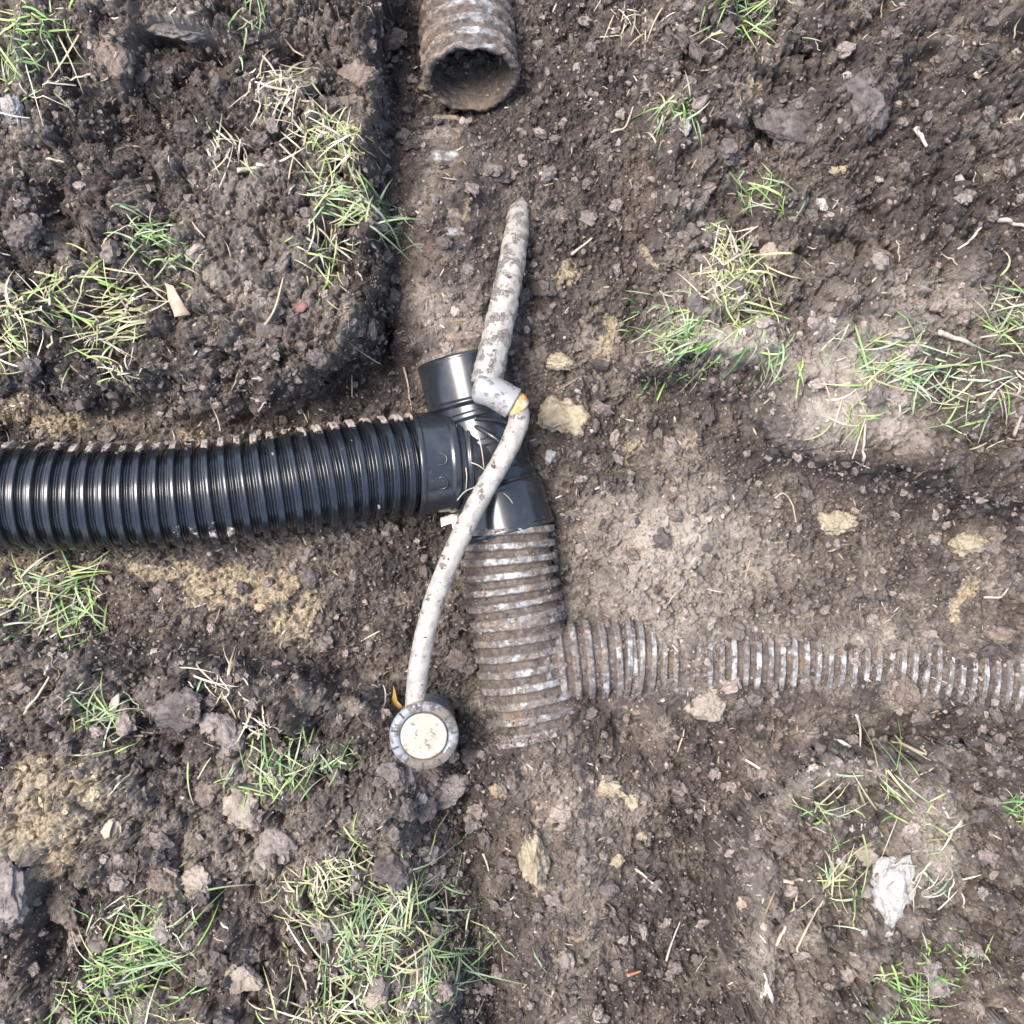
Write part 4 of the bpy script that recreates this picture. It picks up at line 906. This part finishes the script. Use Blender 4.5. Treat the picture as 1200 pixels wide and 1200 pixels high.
def leaf(name, outline, col, label, cat, curl=.004, dz=.004, mat='straw', seed=1):
    O = np.array(outline, float); c = O.mean(0); p = onground(c[0], c[1], dz); s = (HC - p[2]) / HC / 1000
    n = 48; k = len(O); tt = np.linspace(0, k, n, endpoint=False); Oc = np.vstack([O, O[:1]])
    E = np.stack([np.interp(tt, np.arange(k + 1), Oc[:, 0]), np.interp(tt, np.arange(k + 1), Oc[:, 1])], 1)
    V = []; rings = [.02, .35, .7, 1.0]
    for side in (1, -1):
        for f in rings:
            q = (E - c) * f * s; zc = curl * np.sin(q[:, 0] * 180 + seed) + curl * .7 * np.cos(q[:, 1] * 220) + side * .0004
            V.append(np.stack([p[0] + q[:, 0], p[1] - q[:, 1], p[2] + zc], 1))
    V = np.vstack(V); ii = np.arange(len(rings) * n).reshape(-1, n); jj = np.roll(ii, -1, 1)
    F = np.stack([ii[:-1], ii[1:], jj[1:], jj[:-1]], -1).reshape(-1, 4); m = len(rings) * n
    F = np.vstack([F, F[:, ::-1] + m, np.stack([ii[-1], ii[-1] + m, jj[-1] + m, jj[-1]], -1)])
    col = np.tile(np.array(col), (len(V), 1)) * (1 + .2 * n3(V, 120, seed))[:, None]
    o = mesh_np(name, V, F, M[mat], attrs={'tint': col, 'mud': np.full(len(V), .1)}, local=p); return tag(o, label, cat)
leaf('dead_leaf', [(191, 330), (203, 335), (214, 352), (222, 368), (205, 372), (198, 352)], (.36, .25, .185), 'pinkish tan dead leaf beside the green tuft on the upper left bank', 'leaf')
leaf('dead_leaf', [(343, 360), (347, 356), (352, 354), (358, 355), (363, 359), (360, 363), (356, 367), (350, 367), (345, 365)], (.13, .06, .055), 'small dark red leaf at the rim above the black pipe', 'leaf')
leaf('dead_leaf', [(461, 803), (466, 820), (472, 826), (474, 838), (463, 838), (459, 822)], (.45, .26, .06), 'orange yellow leaf scrap touching the hose above the sprinkler', 'leaf', dz=.008)
leaf('wood_chip', [(118, 974), (130, 960), (134, 962), (130, 980), (122, 984)], (.34, .28, .19), 'cream wood chip right of the yellow clay on the lower left bank', 'wood chip')
leaf('wood_chip', [(132, 818), (140, 812), (142, 822), (136, 836), (130, 838), (128, 828)], (.30, .27, .22), 'grey leaf scrap above the loose tuft on the lower left bank', 'leaf')
leaf('wood_chip', [(977, 866), (985, 866), (998, 874), (990, 878), (980, 875)], (.34, .30, .26), 'whitish bark flake on the rim of the lower right bank', 'wood chip')
leaf('wood_chip', [(893, 1140), (897, 1145), (907, 1170), (905, 1176), (897, 1160)], (.27, .245, .22), 'grey bark flake at the bottom of the left slope', 'wood chip')
leaf('wood_chip', [(516, 607), (530, 602), (541, 604), (540, 622), (532, 626), (529, 612), (517, 618)], (.40, .37, .31), 'pale bent plastic clip beside the hose below the fitting', 'clip', dz=.03, curl=.003)

# loose straw dust and short bits (uncountable litter)
Vs, Fs, Cs = [], [], []; k0 = 0; rs = np.random.default_rng(55)
for i in range(750):
    u, v = rs.uniform(0, 1200, 2); big = rs.random() < .16
    z0 = .08
    p = onground(u, v); L = rs.uniform(.004, .011) if not big else rs.uniform(.012, .03); a = rs.uniform(0, math.pi)
    k = 5; t = np.linspace(-.5, .5, k); x = p[0] + t * L * math.cos(a) + .12 * L * t * t * rs.normal(); y = p[1] + t * L * math.sin(a)
    zz = height(x, y); zz = .5 * zz + .5 * zz.max() + .0012
    V, F = ribbon(np.stack([x, y, zz], 1), np.full(k, rs.uniform(.0004, .0011)) * (1 - np.abs(t)), .4)
    c = np.array([(.30, .25, .18), (.24, .19, .13), (.42, .37, .30), (.17, .12, .09)][rs.integers(4)]) * rs.uniform(.7, 1.1)
    Vs.append(V); Fs.append(F + k0); k0 += len(V); Cs.append(np.tile(c, (len(V), 1)))
o = mesh_np('straw_litter', np.vstack(Vs), np.vstack(Fs), M['straw'], attrs={'tint': np.vstack(Cs)})
tag(o, 'tiny pale straw fragments scattered over the soil', 'straw litter', kind='stuff')

# ------------------------------------------------------------------ light, sky, camera
W = bpy.data.worlds.new('World'); S.world = W; W.use_nodes = True; nt = W.node_tree
sky = nt.nodes.new('ShaderNodeTexSky'); sky.sky_type = 'NISHITA'; sky.sun_disc = False
EL, AZ = 68, -72                            # the sun stands high, a little to the upper left of the picture
sky.sun_elevation = math.radians(EL); sky.sun_rotation = math.radians(AZ); sky.air_density = 1.0; sky.dust_density = 3.0; sky.ozone_density = .6
nt.links.new(sky.outputs[0], nt.nodes['Background'].inputs[0]); nt.nodes['Background'].inputs[1].default_value = .105
sl = bpy.data.lights.new('sun', 'SUN'); sl.energy = 1.35; sl.angle = math.radians(27); sl.color = (1, .965, .92)
so = bpy.data.objects.new('sun', sl); C.objects.link(so)
from mathutils import Vector
d = Vector((math.sin(math.radians(AZ)) * math.cos(math.radians(EL)), math.cos(math.radians(AZ)) * math.cos(math.radians(EL)), math.sin(math.radians(EL))))
so.rotation_euler = d.to_track_quat('Z', 'Y').to_euler(); so.location = d * 5
cam = bpy.data.cameras.new('camera'); co = bpy.data.objects.new('camera', cam); C.objects.link(co)
co.location = (0, 0, HC); co.rotation_euler = (0, 0, 0)
cam.sensor_width = 36; cam.lens = 36 * HC / 1.2; cam.clip_start = .01; cam.clip_end = 100
S.camera = co
S.view_settings.view_transform = 'Standard'; S.view_settings.look = 'None'; S.view_settings.exposure = 2.3; S.view_settings.gamma = 1
